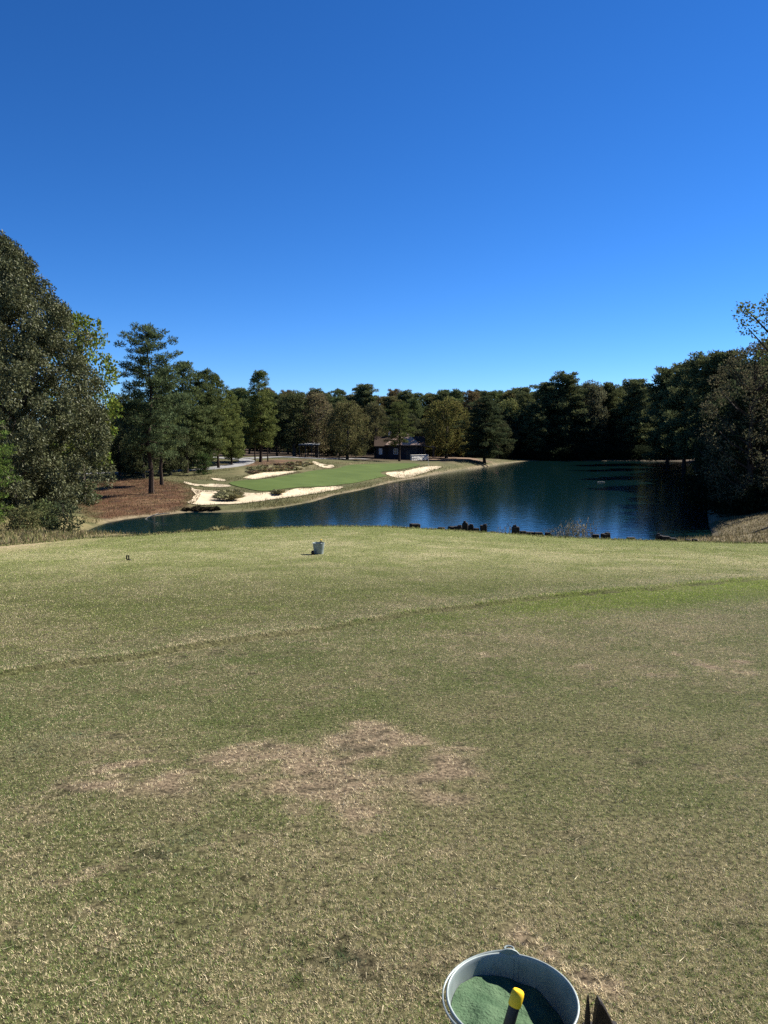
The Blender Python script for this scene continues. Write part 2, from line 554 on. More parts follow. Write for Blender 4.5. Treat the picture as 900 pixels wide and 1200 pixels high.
# ------------------------------------------------------------------ ground sheet
def zone_colours(x, y, sd, z):
    n = len(x)
    c = np.empty((n, 3)); c[:] = (.075, .074, .032)                    # rough
    nz = fbm(x, y, 6, 21, 4); nf = fbm(x, y, 1.5, 5, 3)

    def mix(mask, col):
        m = np.clip(mask, 0, 1)[:, None]
        c[:] = c * (1 - m) + np.array(col) * m
    mix(sstep(.45, .7, nz) * .7, (.12, .10, .05))
    # far woodland floor; its dark also paints the shade on the far right bank
    wood = sstep(0, 12, y - (150 + np.abs(x + 30) * .35)) * (x < 12) + sstep(-.5, .8, sd) * (x > 12) * (y > 60) * np.maximum(sstep(36, 46, x), sstep(2, 9, sd)) + sstep(0, 10, -x - 22 - .22 * y) * (y > 66)
    mix(wood, (.055, .038, .024))
    for P, col, e in ((P_straw, (.080, .040, .021), 1.5), (P_straw2, (.085, .05, .032), 2), (P_waste, (.13, .115, .06), 2), (P_mulch, (.17, .115, .08), 1.5)):
        s = sd_poly(x, y, P)
        mix(sstep(e, -e, s + (nf - .5) * 3), col)
        if P is P_straw or P is P_straw2:
            n3 = fbm(x, y, 2.2, 44, 4); n4 = fbm(x, y, .8, 45, 2)
            mix(sstep(e, -e, s) * sstep(.45, .7, n3) * .8, (.15, .092, .050))
            mix(sstep(e, -e, s) * sstep(.55, .7, n4) * .6, (.028, .018, .013))
    # left bank and right bank: dry grass
    lb = (x < -9) & (y > 31) & (y < 62)
    mix(lb * sstep(.25, .5, nf) * .9, (.15, .125, .06))
    rb = (x > 8) & (y > 31) & (y < 58)
    mix(rb * 1.0, (.13, .105, .058))
    # muddy, sandy water line
    mix((sd > 0) * sstep(.7 + 1.3 * nf, .2, sd) * (x < 44) * (y > 60) * (.35 + .5 * sstep(.3, .6, nz)), (.19, .15, .095))
    mix(sstep(.25, -.3, sd), (.05, .045, .03))
    # tee surroundings
    t = (y < 31.5)
    mix(t * 1.0, (.16, .16, .07))
    mix(t * sstep(-9.5, -14, x + (nf - .5) * 3) * sstep(20, 27, y), (.30, .24, .14))
    return c


def build_ground():
    ys = np.concatenate([np.arange(-15, 32, .3), np.arange(32, 60, .4), np.arange(60, 175, .5), np.arange(175, 260, .8),
                         260 * (3500 / 260) ** (np.linspace(0, 1, 40))])
    nu = 380
    u = np.linspace(-1, 1, nu); u = .75 * u + .25 * u ** 3
    X = u[None, :] * (30 + .78 * np.maximum(ys, 0))[:, None]
    Y = np.repeat(ys[:, None], nu, 1)
    Z, SD = terrain(X, Y, True)
    x = X.ravel(); y = Y.ravel(); z = Z.ravel(); sd = SD.ravel()
    # the mown tee lies as its own sheet on top
    z = z - .15 * sstep(17.2, 16.2, np.abs(x)) * sstep(-5, -4, y) * sstep(33, 32, y)
    for P in (P_b1, P_b1b, P_b2, P_b3, P_b3b, P_b4):
        s = sd_poly(x, y, P); z = z - .30 * sstep(-.1, -1.0, s)
    c = zone_colours(x, y, sd, z)
    idx = np.arange(len(x)).reshape(X.shape)
    F = np.stack([idx[:-1, :-1].ravel(), idx[:-1, 1:].ravel(), idx[1:, 1:].ravel(), idx[1:, :-1].ravel()], 1)
    me = raw_mesh('ground', np.stack([x, y, z], 1), F, [M_ground], c, True)
    obj('ground', me, kind='structure')


build_ground()
drape('bunker_sand', P_b1, .05, M_sand, .8, .35, lip_bunker)
drape('bunker_sand', P_b1b, .05, M_sand, .6, .3, lip_bunker)
drape('bunker_sand', P_b2, .05, M_sand, .8, .35, lip_bunker)
drape('bunker_sand', P_b3, .05, M_sand, .8, .3, lip_bunker)
drape('bunker_sand', P_b3b, .05, M_sand, .6, .3, lip_bunker)
drape('bunker_sand', P_b4, .05, M_sand, .8, .3, lip_bunker)
drape('putting_green', P_green, .06, M_green, 1.0, .25)


def path_strip(name, pxs, width):
    C = np.array([hit(*p)[:2] for p in pxs])
    # resample
    o = []
    for i in range(len(C) - 1):
        for t in np.linspace(0, 1, 8, endpoint=False): o.append(C[i] * (1 - t) + C[i + 1] * t)
    o.append(C[-1]); C = np.array(o)
    for _ in range(12):
        C[1:-1] = (C[:-2] + C[1:-1] * 2 + C[2:]) / 4
    T = np.gradient(C, axis=0); T /= np.linalg.norm(T, axis=1)[:, None]
    Nn = np.stack([-T[:, 1], T[:, 0]], 1)
    rows = []
    for s_, dz in ((-.5, .0), (-.5, .10), (-.2, .11), (.2, .11), (.5, .10), (.5, 0)):
        q = C + Nn * width * s_
        z = terrain(q[:, 0], q[:, 1]) + dz - (.1 if dz == 0 else 0)
        rows.append(np.column_stack([q, z]))
    V = np.stack(rows, 1); n, k, _ = V.shape
    idx = np.arange(n * k).reshape(n, k)
    F = np.stack([idx[:-1, :-1].ravel(), idx[1:, :-1].ravel(), idx[1:, 1:].ravel(), idx[:-1, 1:].ravel()], 1)[:, ::-1]
    obj(name, raw_mesh(name, V.reshape(-1, 3), F, [M_path], None, False), kind='structure')


path_strip('cart_path', [(60, 556), (120, 555), (170, 553.5), (200, 552), (225, 551), (245, 549.5), (262, 547.5), (278, 545), (288, 542.5), (291, 540), (280, 538), (262, 537), (235, 536)], 2.8)
path_strip('cart_path', [(288, 537.5), (310, 536.2), (335, 535.8), (360, 537.2), (385, 537.8), (410, 537.4), (432, 538.6)], 2.6)

# ------------------------------------------------------------------ tee lawn and its turf
ridge_px = [(-120, 822), (-40, 800), (60, 783), (140, 774), (215, 762), (300, 749), (400, 735), (470, 722), (540, 713), (640, 701), (740, 692), (820, 685), (900, 678), (1000, 671)]
ridge = np.array([hit(*p)[:2] for p in ridge_px])
_o = np.argsort(ridge[:, 0]); ridge = ridge[_o]


def ridge_s(x, y):
    """signed offset (m) beyond the ridge line, + on the far side"""
    yr = np.interp(x, ridge[:, 0], ridge[:, 1])
    return (y - yr - (vnoise(x, y, .7, 77) - .5) * .12 - (vnoise(x, y, .16, 78) - .5) * .05) * .8


def tee_h(x, y):
    z = h_tee(x, y)
    s = ridge_s(x, y)
    z = z + .038 * sstep(-.02, .05, s) * np.exp(-np.maximum(s - .12, 0) / .9) - .03 * np.exp(-((s + .03) / .045) ** 2)
    z = z + (fbm(x, y, 1.4, 31) - .5) * .05 + (fbm(x, y, .35, 33, 2) - .5) * .016
    return z


def spots_field(x, y, lst):
    f = np.zeros(len(x))
    for px, py, r, a in lst:
        q = SPOT[(px, py)]
        d2 = ((x - q[0]) ** 2 + (y - q[1]) ** 2) / (r * r)
        f = np.maximum(f, a * np.exp(-d2))
    return f


bare_l = [(500, 905, .4, .7), (470, 940, .3, .6), (300, 985, .25, .5), (360, 890, .55, .8), (450, 870, .45, .8), (280, 905, .5, .7), (400, 940, .45, .8), (330, 950, .4, .6), (180, 910, .35, .55), (80, 930, .3, .4), (520, 880, .3, .5), (230, 980, .22, .4),
          (95, 1040, .16, .55), (130, 1105, .2, .5), (40, 960, .2, .3), (400, 1080, .25, .5), (640, 1115, .12, .7), (530, 1010, .25, .4), (700, 930, .4, .35), (860, 780, .6, .45), (780, 800, .6, .4),
          (560, 780, .5, .3), (240, 1110, .2, .3), (420, 1010, .3, .5), (300, 1120, .18, .4), (60, 1170, .2, .3), (860, 1080, .2, .35)]
teal_l = [(35, 880, .14, .9), (85, 865, .14, .9), (405, 1130, .06, .9), (215, 985, .12, .7), (200, 1000, .1, .6), (690, 1000, .15, .4)]
dark_l = [(352, 1105, .05, 1), (352, 1122, .055, 1), (410, 1112, .07, .9), (350, 1150, .04, 1), (665, 1125, .035, 1), (668, 1022, .05, .8), (785, 1027, .04, .9), (300, 1065, .05, .7),
          (740, 1080, .06, .7), (850, 1090, .12, .6), (5, 1110, .06, .8), (230, 1145, .06, .6), (430, 1055, .06, .5), (850, 862, .1, .7), (890, 880, .12, .6), (730, 735, .15, .7), (860, 665, .2, .4),
          (705, 795, .1, .7), (480, 865, .09, .7), (265, 945, .08, .6), (620, 1065, .06, .6), (490, 930, .05, .5)]
SPOT = {}
for p in bare_l + teal_l + dark_l:
    SPOT[(p[0], p[1])] = hit(p[0], p[1])[:2]


def tee_fields(x, y):
    clump = fbm(x, y, .28, 41, 3)
    big = fbm(x, y, 2.6, 43, 3)
    med = fbm(x, y, .9, 49, 3)
    bare = np.clip(spots_field(x + (vnoise(x, y, .25, 105) - .5) * .5, y + (vnoise(x, y, .25, 106) - .5) * .5, bare_l) * 1.15, 0, 1)
    frag = fbm(x, y, .13, 52, 3)
    bare = sstep(.28, .66, bare * (.15 + .95 * clump + .75 * (frag - .3)) + .40 * sstep(.54, .70, clump) * sstep(.38, .60, big) * (y < 9) * sstep(.35, .65, frag))
    s = ridge_s(x, y)
    fresh = sstep(-2.6, -.7, s) * sstep(.45, -.05, s) * sstep(-1.0, 3, x)
    fresh = np.clip(fresh, 0, 1)
    farmow = sstep(.3, 1.5, s)
    fresh_far = farmow * sstep(22, 29, y) * .8
    left_cool = sstep(0, -3, x) * sstep(.2, -1.2, s) * sstep(3.6, 5.5, y) * .6
    tan = .50 + .6 * (med - .5) + .35 * (clump - .5) + .25 * (big - .5) - .40 * fresh - .25 * farmow - .3 * fresh_far - .25 * left_cool
    tan = tan + .12 * sstep(5, 2, y)
    hn = vnoise(x, y, .045, 101) * .42 + vnoise(x, y, .10, 104) * .28 + vnoise(x, y, .33, 102) * .30 + .13 * (bare - .2) + .06 * (vnoise(x, y, 1.7, 103) - .5)
    hole = sstep(.71, .78, hn) * sstep(14, 8, y)
    tan = tan + .45 * sstep(.63, .69, hn) * (1 - hole) * sstep(14, 8, y)
    fine = vnoise(x, y, .026, 111) * .40 + vnoise(x, y, .065, 112) * .36 + vnoise(x, y, .5, 113) * .24 + .13 * bare - .05 * fresh
    fine = sstep(.665, .73, fine) * sstep(13, 8, y)
    return dict(fine=fine, hole=hole, clump=clump, big=big, bare=bare, fresh=fresh, far=farmow, tan=np.clip(tan, .04, .92), s=s, ffar=fresh_far, cool=left_cool)


GRN = np.array((.118, .153, .038)); GRN2 = np.array((.058, .088, .034)); FRS = np.array((.150, .190, .036)); FARG = np.array((.140, .158, .050))
TAN = np.array((.46, .395, .245)); TAN2 = np.array((.30, .245, .14)); PINK = np.array((.52, .43, .275)); SOIL = np.array((.165, .125, .080)); HOLE_AND_SHADE = np.array((.030, .027, .015))


def lawn_colour(x, y, f):
    c = np.empty((len(x), 3)); t = f['tan'][:, None]
    g = GRN * (1 - f['fresh'][:, None]) + FRS * f['fresh'][:, None]
    g = g * (1 - f['far'][:, None]) + FARG * f['far'][:, None]
    c[:] = (g * (1 - t) + TAN2 * t) * .32
    far = sstep(11, 22, y)[:, None]
    c = c * (1 - far) + (g * (1 - t) + TAN * t) * .8 * far
    b = f['bare'][:, None]
    c = c * (1 - b) + SOIL * .75 * b
    ho = f['hole'][:, None]
    c = c * (1 - ho * .7) + HOLE_AND_SHADE * ho * .7
    gr = (.15 + .85 * sstep(-2.5, 2, x))[:, None] * np.exp(-((f['s'] + .02) / (.028 + .022 * sstep(-2, 3, x))) ** 2)[:, None] * (sstep(.3, .6, vnoise(x, y, .25, 71)) * .9)[:, None]  # grass shadow along the tee step, painted as a dark strip
    c = c * (1 - gr) + HOLE_AND_SHADE * 1.6 * gr
    nf = fbm(x, y, 1.5, 5, 3)
    e = (sstep(-9.5, -14, x + (nf - .5) * 3) * sstep(20, 27, y))[:, None]
    c = c * (1 - e) + np.array((.30, .24, .14)) * e
    return c


def build_lawn():
    xs = np.concatenate([np.arange(-17, -8, .15), np.arange(-8, 8, .08), np.arange(8, 17.01, .15)])
    ys = np.concatenate([np.arange(-4, 1, .15), np.arange(1, 15, .06), np.arange(15, 33, .12)])
    X, Y = np.meshgrid(xs, ys)
    x = X.ravel(); y = Y.ravel()
    edge = sstep(16, 17, np.abs(x)) + sstep(32, 33, y) + sstep(-3, -4, y)
    z = tee_h(x, y) - .1 * np.clip(edge, 0, 1)
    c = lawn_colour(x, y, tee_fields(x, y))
    idx = np.arange(len(x)).reshape(X.shape)
    F = np.stack([idx[:-1, :-1].ravel(), idx[:-1, 1:].ravel(), idx[1:, 1:].ravel(), idx[1:, :-1].ravel()], 1)
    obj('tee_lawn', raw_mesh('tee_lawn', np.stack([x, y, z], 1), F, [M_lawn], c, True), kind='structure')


def blades(x, y, z, Ln, Wd, lean_lo, lean_hi):
    n = len(x)
    az = rng.uniform(0, 2 * PI, n); ln = rng.uniform(lean_lo, lean_hi, n)
    d = np.stack([np.cos(az) * np.sin(ln), np.sin(az) * np.sin(ln), np.cos(ln)], 1)
    b = az + rng.uniform(-.9, .9, n) + PI / 2
    side = np.stack([np.cos(b), np.sin(b), np.zeros(n)], 1) * (Wd / 2)[:, None]
    p = np.stack([x, y, z], 1)
    V = np.empty((n, 3, 3))
    V[:, 0] = p - side; V[:, 1] = p + side; V[:, 2] = p + d * Ln[:, None]
    return V.reshape(-1, 3), np.arange(3 * n).reshape(n, 3)


BX, BY = 0.0, 0.0


def build_turf(bucket_c, bucket_r, bucket2_c, b2r):
    NB = 1900000
    # depth distribution: density(d) ~ 4.2e4*(3/d)^1.9 blades per square metre
    dd = np.linspace(1.0, 32, 4000)
    wid = 2 * (.53 * dd + .55)
    dens = 56000 * np.minimum((2.6 / dd), 1.25) ** 1.70
    pdf = wid * dens
    tot = np.trapz(pdf, dd)
    cdf = np.cumsum(pdf); cdf /= cdf[-1]
    n = min(NB, int(tot))
    y = np.interp(rng.random(n), cdf, dd)
    x = rng.uniform(-1, 1, n) * (.53 * y + .55)
    f = tee_fields(x, y)
    keep = rng.random(n) > f['bare'] * (.25 + .5 * (vnoise(x, y, .04, 131) > .5)) + .35 * f['hole'] + .85 * f['fine'] + .35 * sstep(.55, .72, vnoise(x, y, .035, 91)) * (y < 8)
    nf = fbm(x, y, 1.5, 5, 3)
    keep &= rng.random(n) > sstep(-9.5, -14, x + (nf - .5) * 3) * sstep(20, 27, y) * .85
    keep &= (x - bucket_c[0]) ** 2 + (y - bucket_c[1]) ** 2 > bucket_r ** 2
    keep &= (x - bucket2_c[0]) ** 2 + (y - bucket2_c[1]) ** 2 > b2r ** 2
    gr = (.15 + .85 * sstep(-2.5, 2, x)) * np.exp(-((f['s'] + .02) / (.028 + .022 * sstep(-2, 3, x))) ** 2) * sstep(.3, .6, vnoise(x, y, .25, 71))  # same strip of painted grass shadow, for the blades
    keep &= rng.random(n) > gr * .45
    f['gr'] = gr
    x = x[keep]; y = y[keep]; f = {k: v[keep] for k, v in f.items()}; n = len(x)
    z = tee_h(x, y) - .002
    teal = spots_field(x, y, teal_l) * (vnoise(x, y, .03, 3) > .3)
    dark = spots_field(x, y, dark_l); dark = sstep(.25, .6, dark * (.1 + 1.3 * vnoise(x, y, .045, 8) * (.5 + vnoise(x, y, .015, 9))))
    fringe = sstep(.0, .06, f['s']) * sstep(.30, .12, f['s']) * vnoise(x, y, .2, 72)
    scale = np.maximum(1, y / 4.5)
    tuft = vnoise(x, y, .013, 92) * .6 + vnoise(x, y, .05, 93) * .4
    Ln = rng.uniform(.008, .0165, n) * scale ** .35 * (1 + .5 * dark + 1.6 * fringe + .5 * f['bare']) * (.7 + .6 * tuft)
    Wd = rng.uniform(.0016, .0033, n) * scale ** .95
    r = rng.random(n)
    g = rng.random(n)[:, None]
    green = GRN * g + GRN2 * (1 - g)
    green = green * (1 - f['fresh'][:, None]) + FRS * f['fresh'][:, None]
    fm = np.maximum(f['far'], 0)[:, None]
    green = green * (1 - fm) + (FARG * (.7 + .5 * g)) * fm
    cl = f['cool'][:, None]
    green = green * (1 - cl) + np.array((.085, .125, .045)) * cl
    tv = rng.random(n)[:, None]
    tan = TAN * tv + TAN2 * (1 - tv)
    pk = np.clip(f['bare'] * 1.2, 0, 1)[:, None] * (rng.random(n) < .65)[:, None]
    tan = tan * (1 - pk) + PINK * pk
    fleck = np.where(y < 6, vnoise(x, y, .010, 94), vnoise(x, y, .03, 95)) - .5
    istan = r < np.clip(f['tan'] + .5 * f['bare'] - .5 * dark + 1.1 * fleck + .3 * fringe, 0, 1)
    green = green * (.6 + .8 * rng.random(n) ** 1.3)[:, None]
    c = np.where(istan[:, None], tan, green * 1.34) * 1.33
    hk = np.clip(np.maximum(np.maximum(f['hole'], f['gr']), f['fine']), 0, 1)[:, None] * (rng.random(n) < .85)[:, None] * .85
    c = c * (1 - hk) + np.array((.045, .045, .022)) * rng.uniform(.4, 1.6, n)[:, None] * hk  # dark blades in holes; along the tee step the dark is painted shadow
    spark = (rng.random(n) < .12 + .15 * f['bare'])[:, None] & istan[:, None]
    c = np.where(spark, c * 1.5, c)
    c = c * (1 - teal[:, None] * .7) + np.array((.10, .17, .10)) * teal[:, None] * .7
    dk = dark[:, None] * .6 * (rng.random(n) < .8)[:, None]
    c = c * (1 - dk) + np.array((.03, .045, .016)) * dk
    V, F = blades(x, y, z, Ln, Wd, .35, 1.35)
    # litter: pale dead clippings lying on top
    m = 1500
    yl = 1.1 * (26 / 1.1) ** rng.random(m); xl = rng.uniform(-1, 1, m) * (.53 * yl + .55)
    zl = tee_h(xl, yl) + .012
    V2, F2 = blades(xl, yl, zl, rng.uniform(.018, .045, m), rng.uniform(.002, .0038, m) * np.maximum(1, yl / 5), 1.3, 1.6)
    c2 = np.array((.52, .45, .29)) * rng.uniform(.7, 1.2, m)[:, None]
    V = np.vstack([V, V2]); F = np.vstack([F, F2 + 3 * n])
    cc = np.repeat(np.vstack([c, c2]), 3, 0)
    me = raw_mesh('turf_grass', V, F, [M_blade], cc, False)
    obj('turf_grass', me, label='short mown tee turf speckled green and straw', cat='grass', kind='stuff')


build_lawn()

# ------------------------------------------------------------------ water
def build_water():
    lo = lake.min(0) - 4; hi = lake.max(0) + 4
    xs = np.arange(lo[0], hi[0], 2.0); ys = np.arange(lo[1], hi[1], 2.0)
    X, Y = np.meshgrid(xs, ys)
    sd = sd_poly(X, Y, lake).reshape(X.shape)
    idx = np.arange(X.size).reshape(X.shape)
    ok = (sd[:-1, :-1] < 2.5) & (sd[1:, 1:] < 2.5) & (sd[1:, :-1] < 2.5) & (sd[:-1, 1:] < 2.5)
    F = np.stack([idx[:-1, :-1][ok], idx[:-1, 1:][ok], idx[1:, 1:][ok], idx[1:, :-1][ok]], 1)
    used = np.unique(F); mp = np.zeros(X.size, int); mp[used] = np.arange(len(used))
    V = np.stack([X.ravel(), Y.ravel(), np.full(X.size, ZW)], 1)[used]
    m, nt = newmat('pond_water')
    out = N(nt, 'ShaderNodeOutputMaterial'); p = N(nt, 'ShaderNodeBsdfPrincipled')
    p.inputs['Base Color'].default_value = (.002, .012, .013, 1)
    p.inputs['Roughness'].default_value = .09; p.inputs['IOR'].default_value = 1.33
    tc = N(nt, 'ShaderNodeTexCoord')
    mp1 = N(nt, 'ShaderNodeMapping'); mp1.inputs['Scale'].default_value = (.6, 1.0, 1)
    L(nt, tc.outputs['Object'], mp1.inputs[0])
    n1 = N(nt, 'ShaderNodeTexNoise'); n1.inputs['Scale'].default_value = 2.2; n1.inputs['Detail'].default_value = 3; n1.inputs['Roughness'].default_value = .55
    L(nt, mp1.outputs[0], n1.inputs['Vector'])
    n2 = N(nt, 'ShaderNodeTexNoise'); n2.inputs['Scale'].default_value = .045; n2.inputs['Detail'].default_value = 3
    L(nt, tc.outputs['Object'], n2.inputs['Vector'])
    mr = N(nt, 'ShaderNodeMapRange'); mr.inputs[1].default_value = .35; mr.inputs[2].default_value = .65; mr.inputs[3].default_value = .35; mr.inputs[4].default_value = 1.0
    L(nt, n2.outputs['Fac'], mr.inputs[0])
    ms = N(nt, 'ShaderNodeMath', operation='MULTIPLY'); ms.inputs[1].default_value = .06
    L(nt, mr.outputs[0], ms.inputs[0])
    b = N(nt, 'ShaderNodeBump'); b.inputs['Distance'].default_value = .25
    L(nt, ms.outputs[0], b.inputs['Strength'])
    L(nt, n1.outputs['Fac'], b.inputs['Height']); L(nt, b.outputs[0], p.inputs['Normal'])
    L(nt, p.outputs[0], out.inputs[0])
    obj('water', raw_mesh('water', V, mp[F], [m], None, True), kind='structure')


build_water()

# ------------------------------------------------------------------ foliage generators (unit-free: built at real size, scaled per tree)
def leaf_tris(cen, ln, wd, bias=None, spread=1.0):
    n = len(cen)
    d = rng.normal(size=(n, 3))
    d /= np.linalg.norm(d, axis=1)[:, None]
    if bias is not None:
        d = d * spread + bias
        d /= np.linalg.norm(d, axis=1)[:, None] + 1e-9
    s = np.cross(d, rng.normal(size=(n, 3))); s /= np.linalg.norm(s, axis=1)[:, None] + 1e-9
    ln = ln * rng.uniform(.6, 1.3, n); wd = wd * rng.uniform(.7, 1.3, n)
    V = np.empty((n, 4, 3))
    V[:, 0] = cen - d * (ln * .5)[:, None]
    V[:, 1] = cen + s * (wd * .5)[:, None]
    V[:, 2] = cen + d * (ln * .5)[:, None]
    V[:, 3] = cen - s * (wd * .5)[:, None]
    return V.reshape(-1, 3), np.arange(4 * n).reshape(n, 4)


def in_ball(n, shell=.0):
    v = rng.normal(size=(n, 3)); v /= np.linalg.norm(v, axis=1)[:, None]
    r = (shell + (1 - shell) * rng.random(n)) ** (1 / 2.2)
    return v * r[:, None]


def clump_leaves(centres, radii, flat, per, ln, wd, up=.5, shell=.1):
    C = []; B = []
    for (c, r) in zip(centres, radii):
        k = max(4, int(per * (r ** 2)))
        q = in_ball(k, shell)
        C.append(np.asarray(c) + q * np.array((r, r, r * flat)))
        B.append(q * .9 + np.array((0, 0, up)))
    C = np.vstack(C); B = np.vstack(B)
    return leaf_tris(C, ln, wd, B, .8)


def make_pine(seed, H=18, Rr=4.2, cb=.33, nbr=46, per=55, ln=.5, wd=.17, top=1.0, r0=.26, dead=4, cl=.75, shape=0):
    """loblolly-like pine: bare dark trunk, whorled limbs with flattened needle clumps"""
    global rng
    rng = np.random.default_rng(seed)
    tr = MB()
    wob = rng.uniform(-.25, .25, (7, 2)); wob[0] = 0
    zs = np.linspace(-.4, H * .97, 7)
    pts = [np.array((wob[i, 0], wob[i, 1], zs[i])) for i in range(7)]
    tr.tube(pts, [r0 * 1.35] + [r0 * (1 - .88 * t) for t in np.linspace(.08, 1, 6)], 8)

    def tp(z):
        return np.array((np.interp(z, zs, wob[:, 0]), np.interp(z, zs, wob[:, 1]), z))
    cs = []; rs = []
    for i in range(nbr):
        f = (i + rng.random()) / nbr
        z = H * (cb + (.97 - cb) * f ** .92)
        if shape == 0:
            pr = (1 - f) ** .55 * (.45 + .55 * min(1, f / .22)) + .10
        elif shape == 1:   # flat-topped, irregular tiers
            pr = (.95 - .55 * f) * (.4 + .6 * min(1, f / .2)) * (1 if f < .9 else .8)
        else:              # rounded
            pr = math.sqrt(max(0.05, 1 - (2 * f - .8) ** 2 / 1.45)) * .95
        Lb = Rr * pr * rng.uniform(.62, 1.12)
        az = i * 2.39996 + rng.uniform(-.4, .4)
        d = np.array((math.cos(az), math.sin(az), 0))
        tilt = -.12 + .55 * f + rng.uniform(-.12, .12)
        p0 = tp(z)
        bp = [p0, p0 + d * Lb * .5 + np.array((0, 0, tilt * Lb * .5 - .03 * Lb)), p0 + d * Lb + np.array((0, 0, tilt * Lb + .06 * Lb))]
        tr.tube(bp, [.07 * (1.2 - f), .05 * (1.2 - f), .015], 5, False)
        k = max(3, int(Lb / .55))
        for j in range(k):
            t = .22 + .82 * (j + rng.random()) / k
            q = bp[0] * (1 - t) ** 2 + 2 * bp[1] * t * (1 - t) + bp[2] * t * t
            q = q + rng.normal(size=3) * np.array((.35, .35, .16)) * cl
            cs.append(q); rs.append(cl * rng.uniform(.65, 1.2) * (.75 + .3 * (1 - f)))
    for j in range(6):
        q = tp(H * (.97 if top <= 1 else .93)) + rng.normal(size=3) * np.array((.45, .45, .35 / top)) * cl * top
        cs.append(q); rs.append(cl * rng.uniform(.6, .95))
    for j in range(dead):
        z = H * cb * rng.uniform(.5, 1.0); az = rng.uniform(0, 6.28); p0 = tp(z); Lb = rng.uniform(.5, 1.6)
        tr.tube([p0, p0 + np.array((math.cos(az) * Lb, math.sin(az) * Lb, rng.uniform(-.2, .2)))], [.035, .01], 4, False)
    V, F = clump_leaves(cs, rs, .55, per, ln, wd, .55)
    crown = raw_mesh('pine_crown', V, F, [M_needle])
    return tr.mesh('pine_trunk', M_bark, True), crown, H


def make_broad(seed, H=13, Rr=5, cb=.18, ncl=70, per=38, ln=.42, wd=.24, mat=None, bark=None, prof=None, clr=1.15, r0=.3, inner=.35, flat=.8, limbs=9, up=.25, lump=0):
    global rng
    rng = np.random.default_rng(seed)
    mat = mat or M_leaf; bark = bark or M_bark2
    tr = MB()
    cs = []; rs = []
    zc0 = H * cb
    if prof is None:
        prof = lambda f: math.sqrt(max(0.02, 1 - (2 * f - .9) ** 2 / 1.3))
    for i in range(ncl):
        f = (i + rng.random()) / ncl
        az = i * 2.39996 + rng.uniform(-.5, .5)
        rr = Rr * prof(f) * (1 + .18 * math.sin(az * 2 + seed) + .12 * math.sin(az * 3 + 2 * seed)) if not lump else Rr * prof(f) * (1 + lump * math.sin(az * 5 + 9 * f + 2 * math.sin(11 * f)) + lump * .8 * math.sin(az * 3 - 23 * f))
        rad = rr * (1 - clr / Rr * .6) * (rng.uniform(.80, 1.02) if rng.random() > inner else rng.uniform(.2, .75))
        cs.append(np.array((math.cos(az) * rad, math.sin(az) * rad, zc0 + (H - zc0 - clr * .5) * f + rng.uniform(-.3, .3))))
        rs.append(clr * rng.uniform(.7, 1.25))
    tr.tube([(0, 0, -.4), (.05, 0, H * .2), (.15, -.1, H * .45), (0, .1, H * .8)], [r0 * 1.4, r0, r0 * .7, r0 * .15], 8)
    for j in range(limbs):
        c = cs[int(rng.integers(0, ncl))]
        z0 = min(max(H * .12, c[2] - np.hypot(c[0], c[1]) * .8), H * .7)
        p0 = np.array((.08, 0, z0))
        tr.tube([p0, p0 * .5 + c * .5 + np.array((0, 0, -.4)), c], [r0 * .42, r0 * .28, .03], 5, False)
    V, F = clump_leaves(cs, rs, flat, per, ln, wd, up)
    crown = raw_mesh('leafy_crown', V, F, [mat])
    return tr.mesh('broadleaf_trunk', bark, True), crown, H


def plant_tree(name, proto, base, H, label, col, cat='tree', group=None, sx=1.0, rz=None, lean=(0, 0)):
    trunk, crown, H0 = proto
    s = H / H0
    root = empty(name, base, random.uniform(0, 6.28) if rz is None else rz, label, cat, group)
    root.rotation_euler[0] = lean[0]; root.rotation_euler[1] = lean[1]
    root.scale = (s * sx, s * sx, s)
    if trunk is not None:
        obj('trunk', trunk, root)
    c = obj('crown', crown, root)
    v = random.uniform(.88, 1.14)
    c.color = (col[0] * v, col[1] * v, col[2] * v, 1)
    return root


def tree_px(name, proto, bx, d, ty, label, col, group=None, sx=1.0, cat='tree', rz=None, tx=None, x_off=0):
    """stands at image column bx, d metres away, its top reaching row ty"""
    a, _ = ray(bx, 540)
    X = a * d + x_off
    z = hz(X, d)
    top = CAM_Z + ray(bx, ty)[1] * d
    return plant_tree(name, proto, (X, d, z - .05), top - z, label, col, cat, group, sx, rz)


PINE = (.088, .108, .042); PINE_D = (.092, .104, .046); PINE_L = (.125, .145, .046); OAK = (.130, .122, .052)
YEL = (.12, .15, .03); BRONZE = (.13, .10, .05)

P0 = make_pine(101, 18, 5.4, .24, 62, 200, .36, .08, 1.0, .24, 6, .80, 1)          # hero pine
PA = make_pine(102, 18, 3.7, .18, 64, 120, .48, .11, shape=0, cl=.82)
PB = make_pine(103, 18, 4.1, .26, 56, 120, .48, .11, shape=1, cl=.85)
PC = make_pine(104, 18, 4.2, .13, 70, 110, .50, .12, top=2.2, shape=2, cl=.95)
PD = make_pine(105, 20, 3.6, .30, 50, 110, .50, .12, top=2.2, shape=2, cl=.95)
PE = make_pine(106, 18, 4.9, .10, 74, 110, .50, .12, shape=0, cl=1.0)
PF = make_pine(107, 20, 3.9, .22, 56, 95, .58, .16, top=2.4, shape=2, cl=1.15)
PG = make_pine(108, 20, 4.3, .15, 58, 95, .58, .16, top=2.4, shape=2, cl=1.2)
PX = make_pine(109, 18, 4.5, .29, 46, 90, .46, .11, top=2.2, shape=2, cl=.85)
BA = make_broad(201, 13, 5.2, .14, 110, 90, .38, .2, clr=1.1)
BB = make_broad(202, 13, 5.8, .10, 130, 90, .38, .2, clr=1.1)
BC = make_broad(203, 15, 4.2, .16, 110, 90, .38, .2, clr=1.0)
